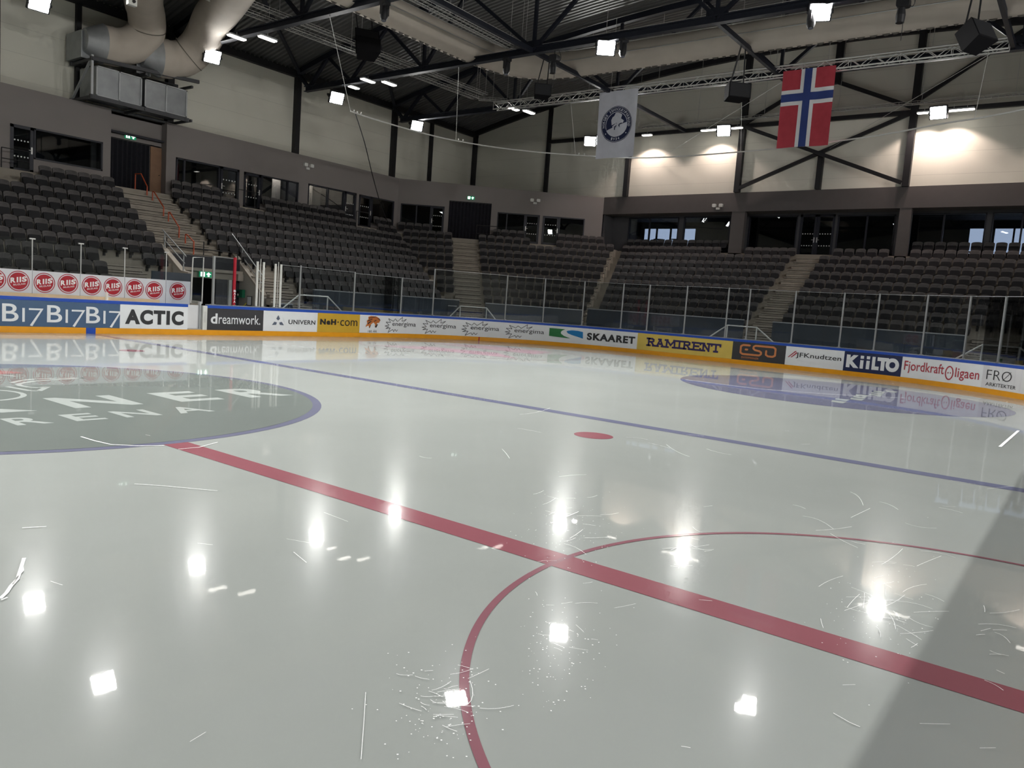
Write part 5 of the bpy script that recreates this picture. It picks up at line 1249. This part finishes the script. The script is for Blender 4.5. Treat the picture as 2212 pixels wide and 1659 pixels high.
# ------------------------------------------------------------------ speakers, hoists, moving heads
m_spk = mat('speaker_paint','#101013',rough=.8,spec=.2,noise=.1)
def speaker(c, w, h, d, yaw, tilt, straps, lab, double=False):
    t = thing('loudspeaker', c, lab, 'loudspeaker', 'black hanging loudspeakers'); t.rotation_euler = (tilt,0,yaw)
    def put(mb, nm, m): o = mb.build(nm, m); o.parent = t; return o
    ol = [(-w/2,-d/2),(w/2,-d/2),(w*.36,d/2),(-w*.36,d/2)]
    mb = MB(); mb.prism(ol, lambda a,b,q: (a,b,q), -h/2, h/2); put(mb,'cabinet',m_spk)
    mb = MB(); mb.box(-w*.46,w*.46,-d/2-.02,-d/2,-h*.45,h*.45); put(mb,'grille',mat('speaker_grille','#15161a',rough=.7,noise=.1,nscale=60))
    if double:
        mb = MB(); mb.prism(ol, lambda a,b,q: (a*1.0,b*1.0-.25,q-.62*h), -h*.42, h*.42); put(mb,'lower_cabinet',m_spk)
    MW = Matrix.LocRotScale(Vector(c), t.rotation_euler, None)
    for k,(sx,a) in enumerate(zip((-w*.3,w*.3),straps)):
        p = MW @ Vector((sx,0,h/2)); mb = MB(); mb.beam(p,a,.05,.05); o = mb.build('strap', m_black); o.parent = t; o.matrix_parent_inverse = MW.inverted()
s1 = at_Y(790,92,29.6); a1 = at_Y(766,4,29.6); a2 = at_Y(802,12,29.6)
speaker(s1, 1.15, .85, .8, -.55, -.35, [a1,a2], 'large black loudspeaker cluster hanging near the top left of the fabric duct', True)
s2 = at_Y(1170,198,22.4); speaker(s2,.82,.55,.6,-.75,-.1,[(s2.x+.0,22.4,13.6),(s2.x+.45,22.4,13.6)],'black loudspeaker hanging left of the polar bear banner')
s3 = at_Y(1590,200,13.5); speaker(s3,1.0,.62,.75,-.75,-.05,[(s3.x+.1,13.5,13.6),(s3.x+.55,13.5,13.6)],'black loudspeaker hanging between banner and national flag')
s4 = at_Y(2106,80,4.2); speaker(s4,.95,.72,.7,-.5,-.5,[(s4.x-.1,4.2,14.6),(s4.x+.3,4.2,14.6)],'black loudspeaker cluster at the upper right picture corner')
def mover(p, lab):
    t = thing('moving_head_light', p, lab, 'stage light', 'black moving-head stage lights'); x, y, z = p
    mb = MB(); mb.box(x-.16,x+.16,y-.16,y+.16,z-.12,z); mb.build('base', m_black, t)
    mb = MB(); mb.box(x-.2,x-.15,y-.06,y+.06,z-.5,z-.1); mb.box(x+.15,x+.2,y-.06,y+.06,z-.5,z-.1); mb.build('yoke', m_black, t)
    mb = MB(); mb.tube([(x,y,z-.18),(x,y,z-.28),(x-.03,y-.02,z-.6),(x-.05,y-.03,z-.74)],[.11,.15,.16,.10],14); mb.build('head', m_black, t, smooth=True)
    mb = MB(); mb.tube([(x-.05,y-.03,z-.74),(x-.052,y-.032,z-.755)],.085,14); mb.build('lens', mat('dark_lens','#6a6d75',rough=.08,noise=0), t)
for p, lb in (((25.0,23.85,13.5),'black stage light under the middle truss left of the hoist'),((25.0,17.55,13.5),'black stage light beside the top centre floodlight'),((25.0,9.7,13.5),'black stage light beside the floodlight at the top right'),((17.3,24.1,13.5),'black stage light at the top edge left of centre')): mover(p, lb)
for y, lb, ze in ((21.1,'black chain hoist under the middle truss beside the speaker',12.3),(6.6,'black chain hoist at the top right above the aluminium truss',12.3)):
    t = thing('chain_hoist', (25.0,y,13.4), lb, 'hoist', 'black chain hoists')
    mb = MB(); mb.prism(rrect(.42,.3,.08,3), lambda a,b,d: (25.0+d,y+a,13.15+b), -.16, .16); mb.build('motor', m_black, t, smooth=True)
    mb = MB(); mb.tube([(25,y+.05,13.0),(25,y+.05,12.75),(25,y+.05,12.5)],[.12,.16,.14],12); mb.build('chain_bag', m_black, t)
    mb = MB(); mb.tube([(25,y-.05,13.1),(25,y-.05,11.9)],.012,5); mb.tube([(25,y,13.3),(25,y,13.6)],.02,5); mb.build('chain', m_black, t)
    mb = MB(); mb.tube(smooth_path([(25,y-.2,13.5),(25,y-.35,13.2),(25,y-.3,13.0),(25,y-.1,13.1)],4),.015,5); mb.build('cable_loop', m_black, t)

# ------------------------------------------------------------------ world, view
w = bpy.data.worlds.new('world'); sc.world = w; w.use_nodes = True
w.node_tree.nodes['Background'].inputs['Color'].default_value = (.5,.55,.62,1); w.node_tree.nodes['Background'].inputs['Strength'].default_value = .15
vs_ = sc.view_settings; vs_.view_transform = 'Standard'; vs_.look = 'None'; vs_.exposure = 0; vs_.gamma = 1; vs_.use_curve_mapping = False
cy = sc.cycles
cy.max_bounces = 6; cy.diffuse_bounces = 2; cy.glossy_bounces = 3; cy.transparent_max_bounces = 12; cy.use_adaptive_sampling = True; cy.adaptive_threshold = .12; cy.adaptive_min_samples = 12; cy.light_sampling_threshold = .03
for m in MATS.values():
    if m.name not in ('daylight_window',): m.cycles.emission_sampling = 'NONE'; cy.sample_clamp_indirect = 6
cy.use_denoising = True
